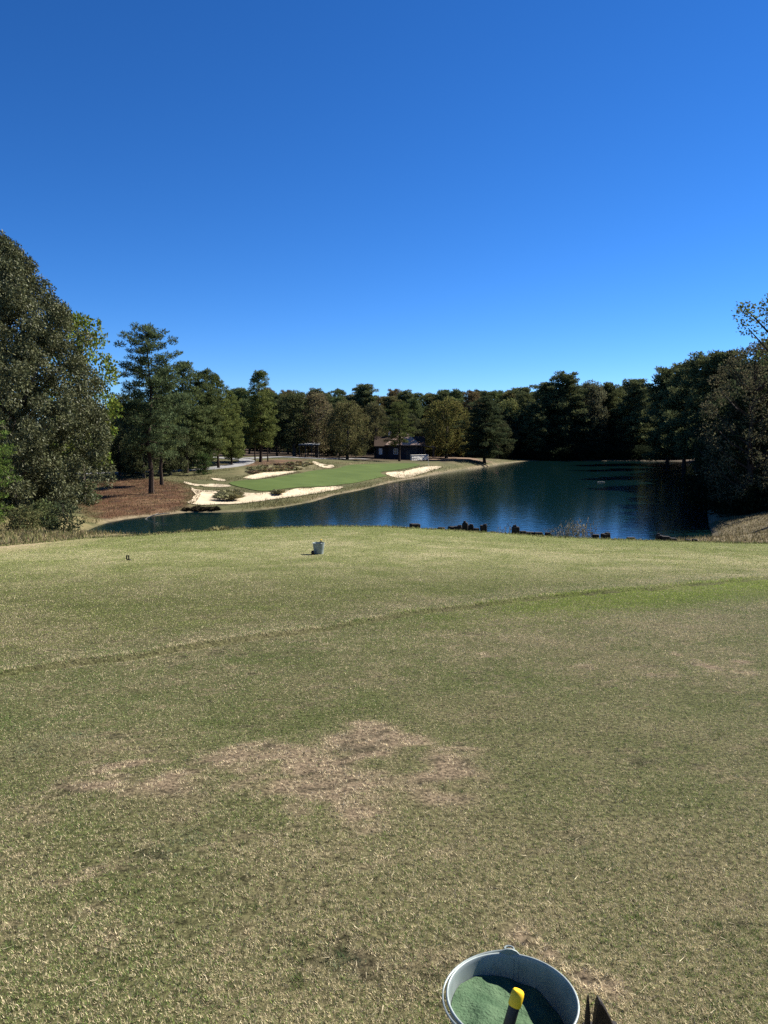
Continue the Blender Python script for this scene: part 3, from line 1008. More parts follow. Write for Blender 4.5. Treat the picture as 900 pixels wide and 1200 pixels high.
BD = make_broad(204, 14, 5.0, .04, 110, 60, .48, .26, clr=1.3)
SP = make_broad(205, 17, 4.8, .08, 170, 95, .26, .14, clr=.85, limbs=40, inner=.2, up=.1, bark=M_bark)        # thin, see-through
SP2 = make_broad(206, 17, 5.4, .66, 46, 115, .26, .14, clr=.85, limbs=46, inner=.2, up=.1, bark=M_bark)

magprof = lambda f: float(np.interp(f, [0, .12, .4, .55, .68, .84, .94, 1], [.86, .97, 1.0, .90, .76, .46, .24, .05]))
MAG = make_broad(301, 21.5, 8.6, .012, 800, 300, .27, .115, mat=M_mag, prof=magprof, clr=.92, r0=.45, inner=.42, flat=.85, limbs=40, up=-.15, lump=.11)
LIGHT = make_broad(302, 18, 5.0, .2, 110, 80, .36, .22, clr=.95, limbs=22, inner=.2)
JUV = make_pine(303, 11, 2.2, .04, 80, 300, .30, .045, 1, .12, 0, .5, 0)

# ------------------------------------------------------------------ trees one can tell apart
T = tree_px
mg = T('magnolia_tree', MAG, 10, 61, 277, 'huge grey green magnolia with glossy leaves down to the ground on the left bank', (.088, .093, .043), rz=.4, sx=.88)
T('broadleaf_tree', LIGHT, 96, 76, 366, 'bright yellow green tree peeking out behind the huge magnolia', YEL, sx=.85)
T('pine_tree', P0, 176, 83, 381, 'tall lone pine with bare dark trunk on the red pine straw bank', (.068, .090, .042), sx=1.05, rz=1.0)
T('pine_tree', JUV, -22, 44, 452, 'young light green pine cut off by the left picture edge', (.085, .125, .03), sx=1.3)
T('pine_tree', PA, 4, 54, 395, 'soft green pine boughs poking past the magnolia at the left edge', (.06, .085, .025), sx=.55) if False else None
T('pine_tree', PB, 189, 93, 430, 'shorter pine right behind the lone pine on the straw bank', PINE, sx=.95)
T('pine_tree', PA, 218, 112, 424, 'pointed pine first in the row right of the lone pine', PINE, sx=1.15)
T('pine_tree', PC, 240, 118, 433, 'round topped pine with its dark trunk beside the round green bush', PINE, sx=.95)
T('pine_tree', PA, 256, 122, 440, 'slim green pine with sunlit right side above the curve of the cart path', PINE_L, sx=.95)
T('pine_tree', PE, 271, 130, 457, 'lowest pine at the right end of the row above the cart path', PINE_L, sx=.8)
T('pine_tree', PA, 305, 138, 434, 'broad conical pine standing alone behind the upper bunker', PINE_L, sx=1.1, rz=.6)
T('pine_tree', PD, 299, 141, 462, 'thinner dark pine close behind the broad conical pine', PINE, sx=.8)
T('pine_tree', PD, 314, 140, 472, 'small pine leaning into the right side of the broad conical pine', PINE_L, sx=.8)
T('broadleaf_tree', BC, 345, 168, 459, 'dark round oak behind the open flat roofed shelter', (.07, .078, .034), sx=1.2)
T('broadleaf_tree', BA, 371, 172, 461, 'brownish oak standing directly right of the flat roofed shelter', (.13, .112, .06), sx=1.05)
T('broadleaf_tree', BB, 407, 163, 470, 'spreading olive oak with forked trunk left of the dark house', OAK, sx=.95)
T('broadleaf_tree', BC, 440, 184, 472, 'narrow brown green tree rising behind the left end of the dark house', (.11, .105, .048), sx=1.0)
T('pine_tree', PX, 468, 165, 470, 'round headed pine in front of the dark house roof', (.09, .105, .036), sx=1.25, rz=2)
T('broadleaf_tree', BB, 523, 184, 467, 'big round oak with yellowing crown right of the pale stone wall', (.115, .108, .034), sx=.95)
T('pine_tree', PE, 568, 177, 464, 'wide dark pine in front of the red roofed shelter', (.060, .075, .036), sx=1.5, rz=.3)
T('broadleaf_tree', BC, 597, 222, 468, 'pale green tree catching sun between the wide pine and the dark right woods', (.14, .15, .055), sx=1.0)
T('pine_tree', PD, 603, 248, 454, 'bushy pine top rising alone above the pale green tree', PINE_D, sx=1.3)
T('pine_tree', PG, 372, 240, 455, 'dark pine top second from the left on the skyline behind the brownish oak', PINE_D, sx=1.0)
T('pine_tree', PF, 429, 235, 449, 'highest dark pine on the far skyline behind the olive oak', PINE_D, sx=1.1)
T('pine_tree', PC, 399, 222, 470, 'dark pine crown showing between the brownish oak and the olive oak', PINE_D, sx=.9)
T('pine_tree', PF, 640, 222, 447, 'dark pine at the left end of the right hand woods', PINE_D, sx=1.25)
T('pine_tree', PG, 661, 224, 436, 'tallest rounded dark pine of the far shore right of the pale green tree', PINE_D, sx=1.3)
T('broadleaf_tree', BC, 692, 226, 447, 'pale grey green tree between two dark pines on the far shore', (.125, .125, .07), sx=.85)
T('pine_tree', PG, 712, 232, 448, 'feathery dark pine right of the pale grey green tree', PINE_D, sx=1.0)
T('pine_tree', PF, 741, 224, 443, 'dark pine with blunt top halfway along the right hand woods', PINE_D, sx=1.25)
T('pine_tree', PG, 624, 216, 470, 'short dark pine overhanging the far water line at the end of the sandy point', PINE_D, sx=1.1)
T('pine_tree', PG, 781, 190, 429, 'dark pine where the right hand woods begin to rise', PINE_D, sx=1.25)
T('pine_tree', PF, 802, 165, 424, 'dark pine on the right shore one step taller than its left neighbour', PINE_D, sx=1.25)
T('pine_tree', PG, 822, 135, 414, 'dark pine behind the shaded trees on the right bank', PINE_D, sx=1.2)
T('pine_tree', PF, 848, 110, 409, 'dark flat topped pine high on the right bank', PINE_D, sx=1.25)
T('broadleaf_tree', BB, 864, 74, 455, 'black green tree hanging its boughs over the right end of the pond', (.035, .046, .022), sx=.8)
T('broadleaf_tree', SP, 880, 62, 400, 'thin greyish tree with open twigs on the right bank', (.105, .098, .055), sx=1.0)
T('broadleaf_tree', BC, 893, 68, 470, 'yellow tinged tree behind the thin greyish tree on the right bank', (.125, .115, .032), sx=.8)
T('pine_tree', PB, 905, 84, 392, 'dark pine at the right picture edge behind the thin greyish tree', PINE_D, sx=1.1)
T('broadleaf_tree', SP2, 944, 50, 322, 'tall open tree reaching a bare leafy bough in from the right edge', (.095, .115, .042), sx=1.0, rz=2.2)
T('broadleaf_tree', BA, 120, 118, 495, 'grey green understory tree in shade between magnolia and lone pine', (.075, .085, .04), sx=1.0)

# understory and background woods, each tree its own, many alike
r_ = random.Random(77)
for i, (bx, d, ty) in enumerate([(86, 104, 480), (140, 108, 492), (155, 112, 500), (168, 104, 505), (199, 108, 498), (212, 120, 490), (228, 128, 495), (106, 128, 470), (146, 132, 462), (178, 128, 470), (206, 136, 462)]):
    T('broadleaf_tree', (BA, BB, BD)[i % 3], bx, d, ty, 'low shaded broadleaf tree in the wood behind the lone pine', (.07, .078, .036), group='shaded trees behind the lone pine', sx=r_.uniform(.9, 1.2))
for i, (bx, d, ty) in enumerate([(285, 165, 455), (325, 170, 462), (338, 190, 468), (262, 160, 470), (292, 185, 470), (246, 150, 468), (356, 205, 470), (385, 200, 478), (418, 200, 480), (316, 205, 458)]):
    T('pine_tree', (PC, PB, PG)[i % 3], bx, d, ty, 'dark filler pine in the wood behind the cart path', PINE, group='pines behind the cart path', sx=r_.uniform(.95, 1.25))
k = 0
for row, (d0, ty0) in enumerate(((235, 458), (262, 457), (300, 455))):
    for bx in range(340 - row * 30, 625, 15 if row < 2 else 20):
        T('pine_tree', (PF, PG, PC, PD)[k % 4], bx + r_.uniform(-6, 6), d0 + r_.uniform(-9, 9), ty0 + r_.uniform(-1, 8), 'dark pine crown in the level skyline wood beyond the house', (PINE_D, PINE, OAK)[k % 3] if k % 7 else BRONZE,
          group='skyline pines beyond the house', sx=r_.uniform(.9, 1.2)); k += 1
for i in range(16):
    bx = 440 + i * 10 + r_.uniform(-4, 4)
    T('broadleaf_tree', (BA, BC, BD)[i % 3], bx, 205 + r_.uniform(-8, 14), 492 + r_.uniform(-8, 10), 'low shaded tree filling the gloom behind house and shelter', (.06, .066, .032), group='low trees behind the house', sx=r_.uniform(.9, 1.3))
for i in range(9):
    bx = 330 + i * 11 + r_.uniform(-4, 4)
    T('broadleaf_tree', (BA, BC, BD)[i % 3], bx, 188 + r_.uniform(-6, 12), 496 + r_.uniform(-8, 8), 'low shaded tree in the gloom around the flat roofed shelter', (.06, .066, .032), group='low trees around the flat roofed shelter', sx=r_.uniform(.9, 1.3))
# far right shore: dense wood coming towards the viewer, shade put into leaf colours
for i in range(20):
    bx = 612 + i * 10 + r_.uniform(-3, 3)
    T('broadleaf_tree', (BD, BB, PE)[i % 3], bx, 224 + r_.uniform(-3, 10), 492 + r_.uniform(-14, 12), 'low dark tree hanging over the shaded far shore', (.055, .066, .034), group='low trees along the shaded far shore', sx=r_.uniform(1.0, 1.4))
for i in range(22):
    bx = 615 + i * 9.5 + r_.uniform(-3, 3)
    T('pine_tree', (PF, PG, PC)[i % 3], bx, 238 + r_.uniform(-4, 20), 455 + r_.uniform(-6, 8) - max(0, bx - 750) * .25, 'dark pine in the dense wood behind the shaded far shore', PINE_D, group='pines behind the shaded far shore', sx=r_.uniform(1.0, 1.3))
for i in range(26):
    t = i / 25
    d = 205 * (1 - t) + 66 * t
    X = .39 * d + 7 + r_.uniform(0, 3)
    px = 450 + FPX * X / d * .995
    ty = (480 if i % 2 else 455) - 40 * t + r_.uniform(-8, 8)
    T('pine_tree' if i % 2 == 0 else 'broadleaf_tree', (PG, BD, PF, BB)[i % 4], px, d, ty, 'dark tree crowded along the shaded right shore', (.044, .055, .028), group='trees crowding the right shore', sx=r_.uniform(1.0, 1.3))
for i in range(16):
    t = i / 15
    d = 190 * (1 - t) + 75 * t
    X = .39 * d + 14 + r_.uniform(0, 8)
    px = 450 + FPX * X / d * .995
    T('pine_tree', (PG, PF)[i % 2], px, d, 432 - 25 * t + r_.uniform(-6, 10), 'dark pine further back in the right shore wood', PINE_D, group='pines further back on the right shore', sx=r_.uniform(1.0, 1.3))

for i in range(44):
    bx = -70 + i * 15.5 + r_.uniform(-5, 5)
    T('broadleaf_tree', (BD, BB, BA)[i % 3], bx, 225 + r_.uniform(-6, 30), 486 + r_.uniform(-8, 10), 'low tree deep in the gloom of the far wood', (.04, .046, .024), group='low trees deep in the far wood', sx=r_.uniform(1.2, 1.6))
# ------------------------------------------------------------------ shrubs
SH = make_broad(401, 2.4, 1.7, .02, 34, 150, .22, .12, clr=.5, r0=.05, inner=.4, limbs=6)
SHP = make_pine(402, 3.0, 1.9, .02, 40, 190, .3, .06, 1, .06, 0, .45, 2)
SHD = make_broad(403, 3.2, 2.4, .0, 44, 90, .3, .17, clr=.75, r0=.05, inner=.4, limbs=6)


def shrub(name, proto, px, py, H, label, col, group=None, sx=1.0, cat='shrub', dmin=0):
    p = hit(px, py, dmin)
    return plant_tree(name, proto, (p[0], p[1], p[2] - .05), H, label, col, cat, group, sx)


shrub('bush', SHP, 239, 556, 2.9, 'round dark green pine bush below the cart path', (.05, .075, .025), sx=.85, cat='bush')
shrub('bush', SHD, 52, 620, 2.0, 'green weedy bush on the dry grass bank under the magnolia', (.085, .10, .04), sx=.9, cat='bush', dmin=34)
shrub('bush', SHD, 28, 622, 1.5, 'smaller weedy bush left of the green weedy bush on the bank', (.10, .105, .045), sx=1.0, cat='bush', dmin=34)
shrub('bush', SH, 74, 624, 1.7, 'dark scrubby bush by the left end of the pond', (.05, .06, .03), cat='bush', dmin=34)
shrub('bush', SH, 101, 591, 2.3, 'grey green bush at the right foot of the magnolia', (.07, .09, .04), sx=1.0, cat='bush', dmin=34)
for i, (px, py, h_) in enumerate([(818, 600, 4.5), (806, 584, 5), (832, 603, 4), (846, 606, 3.4), (862, 604, 3.8), (884, 601, 4), (900, 598, 4.4)]):
    a, _ = ray(px, 540)
    d = (72, 82, 66, 62, 61, 61, 60)[i]
    z = hz(a * d, d)
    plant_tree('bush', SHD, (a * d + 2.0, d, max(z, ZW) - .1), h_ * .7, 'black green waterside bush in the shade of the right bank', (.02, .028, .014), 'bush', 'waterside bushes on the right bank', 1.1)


for i in range(44):
    bx = 614 + i * 4.4 + r_.uniform(-2, 2)
    p = np.append(onplane(bx, 539.2, ZW), 0); p[1] += r_.uniform(-3, 2)
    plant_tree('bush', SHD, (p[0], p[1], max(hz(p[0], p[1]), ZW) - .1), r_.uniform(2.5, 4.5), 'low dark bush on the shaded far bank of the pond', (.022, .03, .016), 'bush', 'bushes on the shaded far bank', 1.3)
# ------------------------------------------------------------------ tussocks, reeds and dry weeds
def make_tussock(seed, n=420, H=.9, Rr=.5, wd=.03):
    g = np.random.default_rng(seed)
    a = g.uniform(0, 2 * PI, n); r = Rr * .45 * np.sqrt(g.random(n))
    ln = g.uniform(.1, 1.15, n)
    base = np.stack([np.cos(a) * r, np.sin(a) * r, np.zeros(n) - .03], 1)
    a2 = a + g.normal(size=n) * .6
    d = np.stack([np.cos(a2) * np.sin(ln), np.sin(a2) * np.sin(ln), np.cos(ln)], 1)
    Ls = H * g.uniform(.55, 1.1, n)
    mid = base + d * (Ls * .55)[:, None]
    tip = base + d * (Ls * .95)[:, None] * np.array((1.25, 1.25, .85)) + np.stack([np.zeros(n), np.zeros(n), -Ls * .12], 1)
    s = np.stack([-np.sin(a2 + g.normal(size=n) * .8), np.cos(a2), np.zeros(n)], 1) * wd / 2
    V = np.stack([base - s, base + s, mid + s, tip, mid - s], 1).reshape(-1, 3)
    F = np.arange(5 * n).reshape(n, 5)
    return raw_mesh('tussock', V, F, [M_stalk])


TS = [make_tussock(500 + i) for i in range(3)]


def tussock(p, s, label, col, group=None, i=0, cat='grass tuft', sz=1.0, name='grass_tussock'):
    o = obj(name, TS[i % 3], None, label, cat, group)
    o.location = (float(p[0]), float(p[1]), float(p[2])); o.rotation_euler = (0, 0, r_.uniform(0, 6.28))
    o.scale = (s, s, s * sz)
    v = r_.uniform(.85, 1.15); o.color = (col[0] * v, col[1] * v, col[2] * v, 1)
    return o


DRY = (.34, .29, .16); DRYG = (.27, .26, .14)
for j, (px, py, s) in enumerate([(259, 584, 1.0), (265, 584.5, 1.2), (271, 585, 1.3), (276, 584, 1.1), (264, 581.5, 1.3), (272, 581, 1.3)]):
    tussock(hit(px, py), s, 'tall olive grass tussock in the big clump standing in the main bunker', DRYG, 'grass clump in the main bunker', j)
tussock(hit(324, 578.5), .9, 'small lone grass tussock on the upper edge of the main bunker', DRYG, None, 1)
tussock(hit(328.5, 578), .8, 'grass tussock touching the small lone one on the main bunker edge', DRY, None, 2)
cnt = 0
while cnt < 70:
    px = r_.uniform(284, 370); py = r_.uniform(541, 558)
    p = hit(px, py)
    if sd_poly(p[:1], p[1:2], P_waste)[0] > -.5 or sd_poly(p[:1], p[1:2], P_b2)[0] < .5: continue
    tussock(p, r_.uniform(.45, .95), 'dry grass tussock in the waste area above the green', (DRY, DRYG, (.22, .16, .10))[cnt % 3], 'tussocks in the waste area', cnt); cnt += 1
for j, (px, py, s, sz) in enumerate([(137, 628.5, .5, .8), (150, 627.5, .45, .7), (163, 627, .6, .9), (178, 626, .5, .8), (190, 625.5, .8, 1), (205, 625, .45, .7), (218, 624.6, 1.0, .9), (243, 622.8, .9, .8), (258, 622.2, 1.2, .9),
                                     (282, 620.5, 1.0, .8), (336, 618.2, .9, .7), (118, 629.8, .4, .7)]):
    q = at(px, py, LIP_D + 1.6); q[2] = hz(q[0], q[1])
    tussock(q, s * .55, 'low pale grass tuft on the lip of the tee above the cove', (.2, .18, .085), 'grass tufts along the tee lip', j, sz=sz)
for j in range(14):
    px = r_.uniform(218, 256); py = r_.uniform(596, 599)
    tussock(hit(px, py), r_.uniform(.3, .6), 'dark waterside tuft on the cove shore below the main bunker', (.05, .042, .025), 'dark tufts on the cove shore', j)


# long dry grass on the banks (uncountable)
def bank_grass(name, pts_fn, n, col, lnr, label):
    x, y = pts_fn(n)
    z, sd = terrain(x, y, True)
    k = sd > .3
    x, y, z = x[k], y[k], z[k]
    m = len(x)
    V, F = blades(x, y, z - .02, rng.uniform(*lnr, m), rng.uniform(.03, .06, m), .1, 1.0)
    c = np.array(col)[rng.integers(0, len(col), m)] * rng.uniform(.7, 1.25, m)[:, None]
    obj(name, raw_mesh(name, V, F, [M_blade], np.repeat(c, 3, 0)), label=label, cat='grass', kind='stuff')


rng = np.random.default_rng(900)


def left_pts(n):
    y = rng.uniform(31, 62, n); x = -rng.uniform(.30, .62, n) * y
    k = fbm(x, y, 2.2, 61) > .38
    return x[k], y[k]


def right_pts(n):
    y = rng.uniform(32, 60, n); x = rng.uniform(.37, .66, n) * y
    return x, y


bank_grass('dry_bank_grass', left_pts, 26000, [(.22, .19, .085), (.15, .145, .06), (.09, .11, .04), (.30, .25, .14), (.12, .085, .05)], (.12, .34), 'long straw coloured grass on the bank under the magnolia')
bank_grass('dry_bank_grass', right_pts, 24000, [(.20, .16, .085), (.15, .12, .065), (.24, .20, .11), (.12, .11, .05)], (.08, .26), 'long brown grass on the bank at the right end of the tee')


def shore_pts(n):
    seg = lake[:27]
    i = rng.integers(8, 22, n); t = rng.random(n)[:, None]
    p = seg[i] * (1 - t) + seg[i + 1] * t
    off = rng.normal(size=(n, 2)) * 1.5
    return p[:, 0] + off[:, 0], p[:, 1] + off[:, 1] + 1.8


bank_grass('shore_grass', shore_pts, 9000, [(.13, .12, .05), (.2, .17, .08), (.09, .10, .035)], (.12, .3), 'low rough grass along the sunlit shore below the green')


def straw_pts(n):
    lo, hi = P_straw.min(0), P_straw.max(0)
    x = rng.uniform(lo[0], hi[0], n); y = rng.uniform(lo[1], hi[1], n)
    k = sd_poly(x, y, P_straw) < .8
    return x[k], y[k]


bank_grass('pine_straw', straw_pts, 26000, [(.13, .07, .035), (.09, .05, .028), (.17, .11, .06), (.05, .035, .022), (.12, .11, .045)], (.08, .28), 'fallen reddish pine straw with low weeds under the lone pine')


def edge_pts(n):
    xs, ys = [], []
    for P in (P_b1, P_b1b, P_b2, P_b3, P_b4, P_b3b):
        Q = densify(smooth_poly(P), .3); m = n * len(Q) // 1600
        i = rng.integers(0, len(Q), m); p = Q[i] + rng.normal(size=(m, 2)) * .35
        c = Q.mean(0); p = p + (Q[i] - c) / (np.linalg.norm(Q[i] - c, axis=1)[:, None] + .1) * .25
        k = vnoise(p[:, 0], p[:, 1], 1.3, 120) > .35
        xs.append(p[k, 0]); ys.append(p[k, 1])
    return np.concatenate(xs), np.concatenate(ys)


bank_grass('bunker_edge_grass', edge_pts, 14000, [(.10, .10, .04), (.14, .125, .06), (.075, .085, .03)], (.12, .38), 'ragged rough grass around the rims of the sand bunkers')


def rough_pts(n):
    y = rng.uniform(75, 150, n); x = rng.uniform(-.32, .06, n) * y
    k = (fbm(x, y, 4, 130) > .47) & (sd_poly(x, y, P_green) > .3) & (sd_poly(x, y, P_straw) > 0)
    for P in (P_b1, P_b1b, P_b2, P_b3, P_b4, P_b3b):
        k &= sd_poly(x, y, P) > .3
    return x[k], y[k]


bank_grass('rough_grass', rough_pts, 40000, [(.11, .105, .045), (.15, .13, .065), (.08, .085, .035), (.10, .075, .042)], (.12, .35), 'patchy unmown rough grass between bunkers, path and green')


def lip_pts(n):
    x = rng.uniform(-17, 17, n); y = LIP_D + rng.uniform(-.3, 2.0, n)
    return x, y


bank_grass('lip_grass', lip_pts, 16000, [(.17, .175, .07), (.23, .20, .10), (.11, .13, .045)], (.04, .13), 'longer uncut grass fringe where the tee drops towards the pond')


def make_weed(seed):
    g = np.random.default_rng(seed)
    mb = MB()
    for i in range(5):
        a = g.uniform(0, 6.28); ln = g.uniform(.02, .35); H = g.uniform(.45, .95)
        p0 = np.array((math.cos(a) * .05, math.sin(a) * .05, -.05)); p1 = p0 + np.array((math.cos(a) * math.sin(ln), math.sin(a) * math.sin(ln), math.cos(ln))) * H
        mb.tube([p0, (p0 + p1) / 2 + g.normal(size=3) * .02, p1], [.008, .007, .004], 4, False)
        for j in range(6):
            t = g.uniform(.35, 1); q = p0 * (1 - t) + p1 * t; b = g.uniform(0, 6.28); l2 = g.uniform(.06, .2)
            e = q + np.array((math.cos(b) * l2 * .7, math.sin(b) * l2 * .7, l2 * .8))
            mb.tube([q, e], [.005, .003], 3, False)
            mb.box(e, (.03, .03, .045), None, .4)
    return mb.mesh('dry_weed', M_stalk)


WD = [make_weed(600 + i) for i in range(3)]
for j, (px, s) in enumerate([(650, .7), (654, .9), (660, 1.0), (666, .9), (672, 1.1), (676, 1.5), (679, 1.2), (683, 1.0), (688, .8), (692, 1.2), (596, .9), (590, .7), (585, .6), (643, .6), (658, .6), (669, .7), (664, 1.2)]):
    a, _ = ray(px, 600); d = LIP_D + 2.2 + r_.uniform(-.3, .4)
    z = hz(a * d, d)
    o = obj('dry_weed', WD[j % 3], None, 'pale dried flower stalk beyond the tee edge among the dark timbers', 'weed', 'dried weeds among the timbers')
    o.location = (a * d, d, z - .05); o.scale = (s, s, s * .75 + .3); o.rotation_euler = (0, 0, r_.uniform(0, 6.28)); o.color = (.30, .27, .20, 1)

# ------------------------------------------------------------------ timbers beyond the lip
tim = [  # px, top row, width px, kind
    (486, 614.3, 11, 'block', 'single square timber end standing farthest left along the tee edge'),
    (517, 618.5, 8, 'low', 'low dark timber stub farthest left of the close group'),
    (530, 617.5, 9, 'low', 'low dark timber with ragged top left of the tall stub'),
    (537, 617.2, 9, 'block', 'squat timber block touching the tall stub from the left'),
    (545.5, 613.2, 7, 'post', 'tall pointed timber stub in the close group of five'),
    (551, 616, 7, 'block', 'slanted timber block right behind the tall pointed stub'),
    (558, 619.5, 6, 'low', 'low timber stub between the tall pointed stub and a reddish block'),
    (567, 616.0, 8, 'block', 'reddish black timber block right of the close group'),
    (578, 623.5, 7, 'low', 'barely showing timber stub right of the reddish block'),
    (604.5, 618.0, 9, 'post', 'largest square timber post standing in the middle of the tee edge'),
    (613, 622.8, 7, 'low', 'low block leaning on the largest square timber post'),
    (621, 624, 10, 'low', 'first low flat timber of the run right of the largest post'),
    (631, 624.3, 9, 'low', 'second low flat timber in the run right of the largest post'),
    (642, 624.8, 7, 'low', 'last low timber of the run, beside the pale dried weeds'),
    (698, 626.8, 8, 'block', 'square dark timber just right of the pale dried weeds'),
    (710, 625.8, 9, 'block', 'slightly taller dark timber of the pair right of the weeds'),
    (739.5, 630.2, 9, 'low', 'lone low timber between the pair and the right hand cluster'),
    (772.5, 627.8, 8, 'post', 'tallest timber at the left of the right hand cluster'),
    (780, 629, 9, 'block', 'rounded timber block next to the tallest of the right hand cluster'),
    (788, 631, 8, 'low', 'low timber at the right of the right hand cluster'),
    (806, 632.5, 6, 'low', 'small timber stub near the brown right bank'),
    (814, 632.3, 6, 'low', 'last small timber stub against the brown right bank')]
for j, (px, ty, wpx, kd, lab) in enumerate(tim):
    d = LIP_D + 1.9 + .12 * (j % 3)
    q = at(px, ty - .6, d)
    z0 = hz(q[0], d) - .3
    wdt = wpx * d / FPX * 1.2
    H = q[2] - z0
    g = random.Random(j)
    mb = MB()
    rz = g.uniform(-.35, .35)
    rot = Matrix.Rotation(rz, 3, 'Z') @ Matrix.Rotation(g.uniform(-.06, .06), 3, 'Y')
    mb.box((0, 0, H / 2), (wdt * .92, wdt * .8, H), rot, .93 if kd != 'post' else .86, .03)
    if kd == 'low':
        mb.box((wdt * .3, .05, H * .42), (wdt * .7, wdt * .5, H * .84), rot, .9, .02)
    if kd == 'post':
        mb.box((-wdt * .12, 0, H + .03), (wdt * .45, wdt * .4, .10), rot, .7, .015)
    if kd == 'block' and j % 2:
        mb.box((wdt * .15, -.02, H + .015), (wdt * .5, wdt * .5, .07), rot, .8, .015)
    o = mb.build('timber_post', M_timber, None, False, label=lab, cat='timber', group='dark timbers along the tee edge')
    o.location = (q[0], d, z0)

# ------------------------------------------------------------------ house, walls, shelters, flagstick
M_wall = surf_mat('dark_blue_board_wall', (.020, .022, .028), (.035, .037, .045), scale=3, bump=.4, bscale=3, dist=.02, stretch=(8, 8, .4))
M_roof = surf_mat('pinkish_brown_shingles', (.32, .21, .155), (.48, .35, .27), scale=4, bump=.5, bscale=9, dist=.03, spec=.05)
M_roof_shade = surf_mat('brown_shingles_shade_tone', (.040, .028, .020), (.070, .050, .038), scale=4, bump=.5, bscale=9, dist=.03, spec=.05)  # shingles darkened, the trees' shade put into the colour
M_roofr = surf_mat('faded_red_roof_sheet', (.22, .085, .065), (.33, .14, .11), scale=2, bump=.3, bscale=4, dist=.02, stretch=(6, 1, 1))
M_white = surf_mat('white_paint', (.7, .7, .68), (.8, .8, .78), scale=4, bump=.05)
M_glass = surf_mat('window_glass', (.03, .035, .045), (.05, .055, .065), scale=2, rough=.08, bump=0, spec=.8)
M_stone = surf_mat('pale_stone', (.55, .52, .45), (.76, .73, .66), scale=2.2, bump=.7, bscale=3, dist=.08)
M_grey = surf_mat('grey_post_timber', (.05, .045, .04), (.09, .085, .075), scale=6, bump=.3)
M_pale = surf_mat('pale_metal_sheet', (.30, .30, .29), (.40, .40, .39), scale=3, bump=.1)


def gable_house():
    d = 178
    a0, _ = ray(441, 538); a1, _ = ray(496, 538)
    x0, x1 = a0 * d, a1 * d
    cx = (x0 + x1) / 2; Wd = x1 - x0; z0 = min(hz(x0, d), hz(x1, d)) - .1
    root = empty('house', (cx, d, z0), 0, 'dark house with pinkish shingle roof half hidden by a round headed pine', 'house')
    Dp = 8.0; wh = 3.1; rh = 6.0
    m = MB(); m.box((0, Dp / 2, wh / 2), (Wd, Dp, wh))
    m.build('wall', M_wall, root)
    # cross gable towards the viewer at the right half
    gx = Wd * .06
    rf = MB()
    e = .5; t = .16
    y0, y1, ym = -e, Dp + e, Dp / 2
    for (ya, yb) in ((y0, ym), (y1, ym)):
        V = [(-Wd / 2 - e, ya, wh - .15), (Wd / 2 + e, ya, wh - .15), (Wd / 2 + e, yb, rh - .8), (-Wd / 2 - e, yb, rh - .8)]
        V = V + [(x, y, z + t) for x, y, z in V]
        rf.add(V, [[0, 1, 2, 3], [4, 5, 6, 7], [0, 1, 5, 4], [1, 2, 6, 5], [2, 3, 7, 6], [3, 0, 4, 7]])
    rfo = rf.build('roof', M_roof_shade, root)
    # hipped shingle roof over the front wing
    hw, hy0, hy1, hz0, hz1 = 4.0, -2.4, 5.0, wh + .35, rh + .35
    V = [(gx - hw, hy0, hz0), (gx + hw, hy0, hz0), (gx + hw, hy1, hz0), (gx - hw, hy1, hz0), (gx - .9, 1.2, hz1), (gx + .9, 1.2, hz1)]
    V = V + [(x, y, z - .16) for x, y, z in V[:4]]
    gr = MB(); gr.add(V, [[0, 1, 5, 4], [1, 2, 5], [2, 3, 4, 5], [3, 0, 4], [6, 7, 1, 0], [7, 8, 2, 1], [8, 9, 3, 2], [9, 6, 0, 3], [9, 8, 7, 6]])
    gr.build('front_roof', M_roof, root)
    gm_ = MB(); gm_.box((gx, -.72, (hz0 - .2) / 2), (2 * hw - 1.4, 1.4, hz0 - .2))
    gm_.build('front_wall', M_wall, root)

    def window(x, z, w_, h_, y=0, label=None):
        f = MB()
        for (bx, bz, sx, sz) in ((0, h_ / 2, w_ + .16, .1), (0, -h_ / 2, w_ + .16, .1), (-w_ / 2, 0, .1, h_), (w_ / 2, 0, .1, h_), (0, 0, .05, h_), (0, 0, w_, .05)):
            f.box((x + bx, y - .05, z + bz), (sx, .12, sz))
        fo = f.build('window', M_white, root)
        p = MB(); p.box((x, y - .02, z), (w_ - .1, .03, h_ - .1)); p.build('pane', M_white if label else M_glass, fo)
        if label: fo['label'] = label
    window(-Wd / 2 + 1.0, 1.9, .7, 1.3, 0, 'window with closed white blind')
    window(-Wd / 2 + 4.2, 2.0, .8, .6)
    window(gx - 1.6, 1.9, .9, 1.2, -1.42)
    dm = MB(); dm.box((gx + 1.2, -1.45, 1.05), (.95, .06, 2.1)); do = dm.build('door', M_grey, root)
    hn = MB(); hn.box((gx + .85, -1.50, 1.05), (.04, .06, .14)); hn.build('handle', M_pale, do)
    # porch on the right
    pr = MB()
    px0, px1 = Wd / 2 - .2, Wd / 2 + 2.6
    V = [(px0, -.8, wh + .0), (px1, -.8, wh - .35), (px1, 4.5, wh - .35), (px0, 4.5, wh)]
    V = V + [(x, y, z + .14) for x, y, z in V]
    pr.add(V, [[3, 2, 1, 0], [4, 5, 6, 7], [0, 1, 5, 4], [1, 2, 6, 5], [2, 3, 7, 6], [3, 0, 4, 7]])
    pr.build('porch_roof', M_grey, root)
    for (xx, yy) in ((px1 - .2, -.6), (px1 - .2, 4.2), (px0 + .5, -.6)):
        q = MB(); q.box((xx, yy, (wh - .4) / 2), (.16, .16, wh - .4)); q.build('porch_post', M_grey, root)
    ch = MB(); ch.box((-Wd * .2, ym + .4, rh - .2), (.8, .7, 1.6)); ch.build('chimney', M_stone, rfo)
    return root


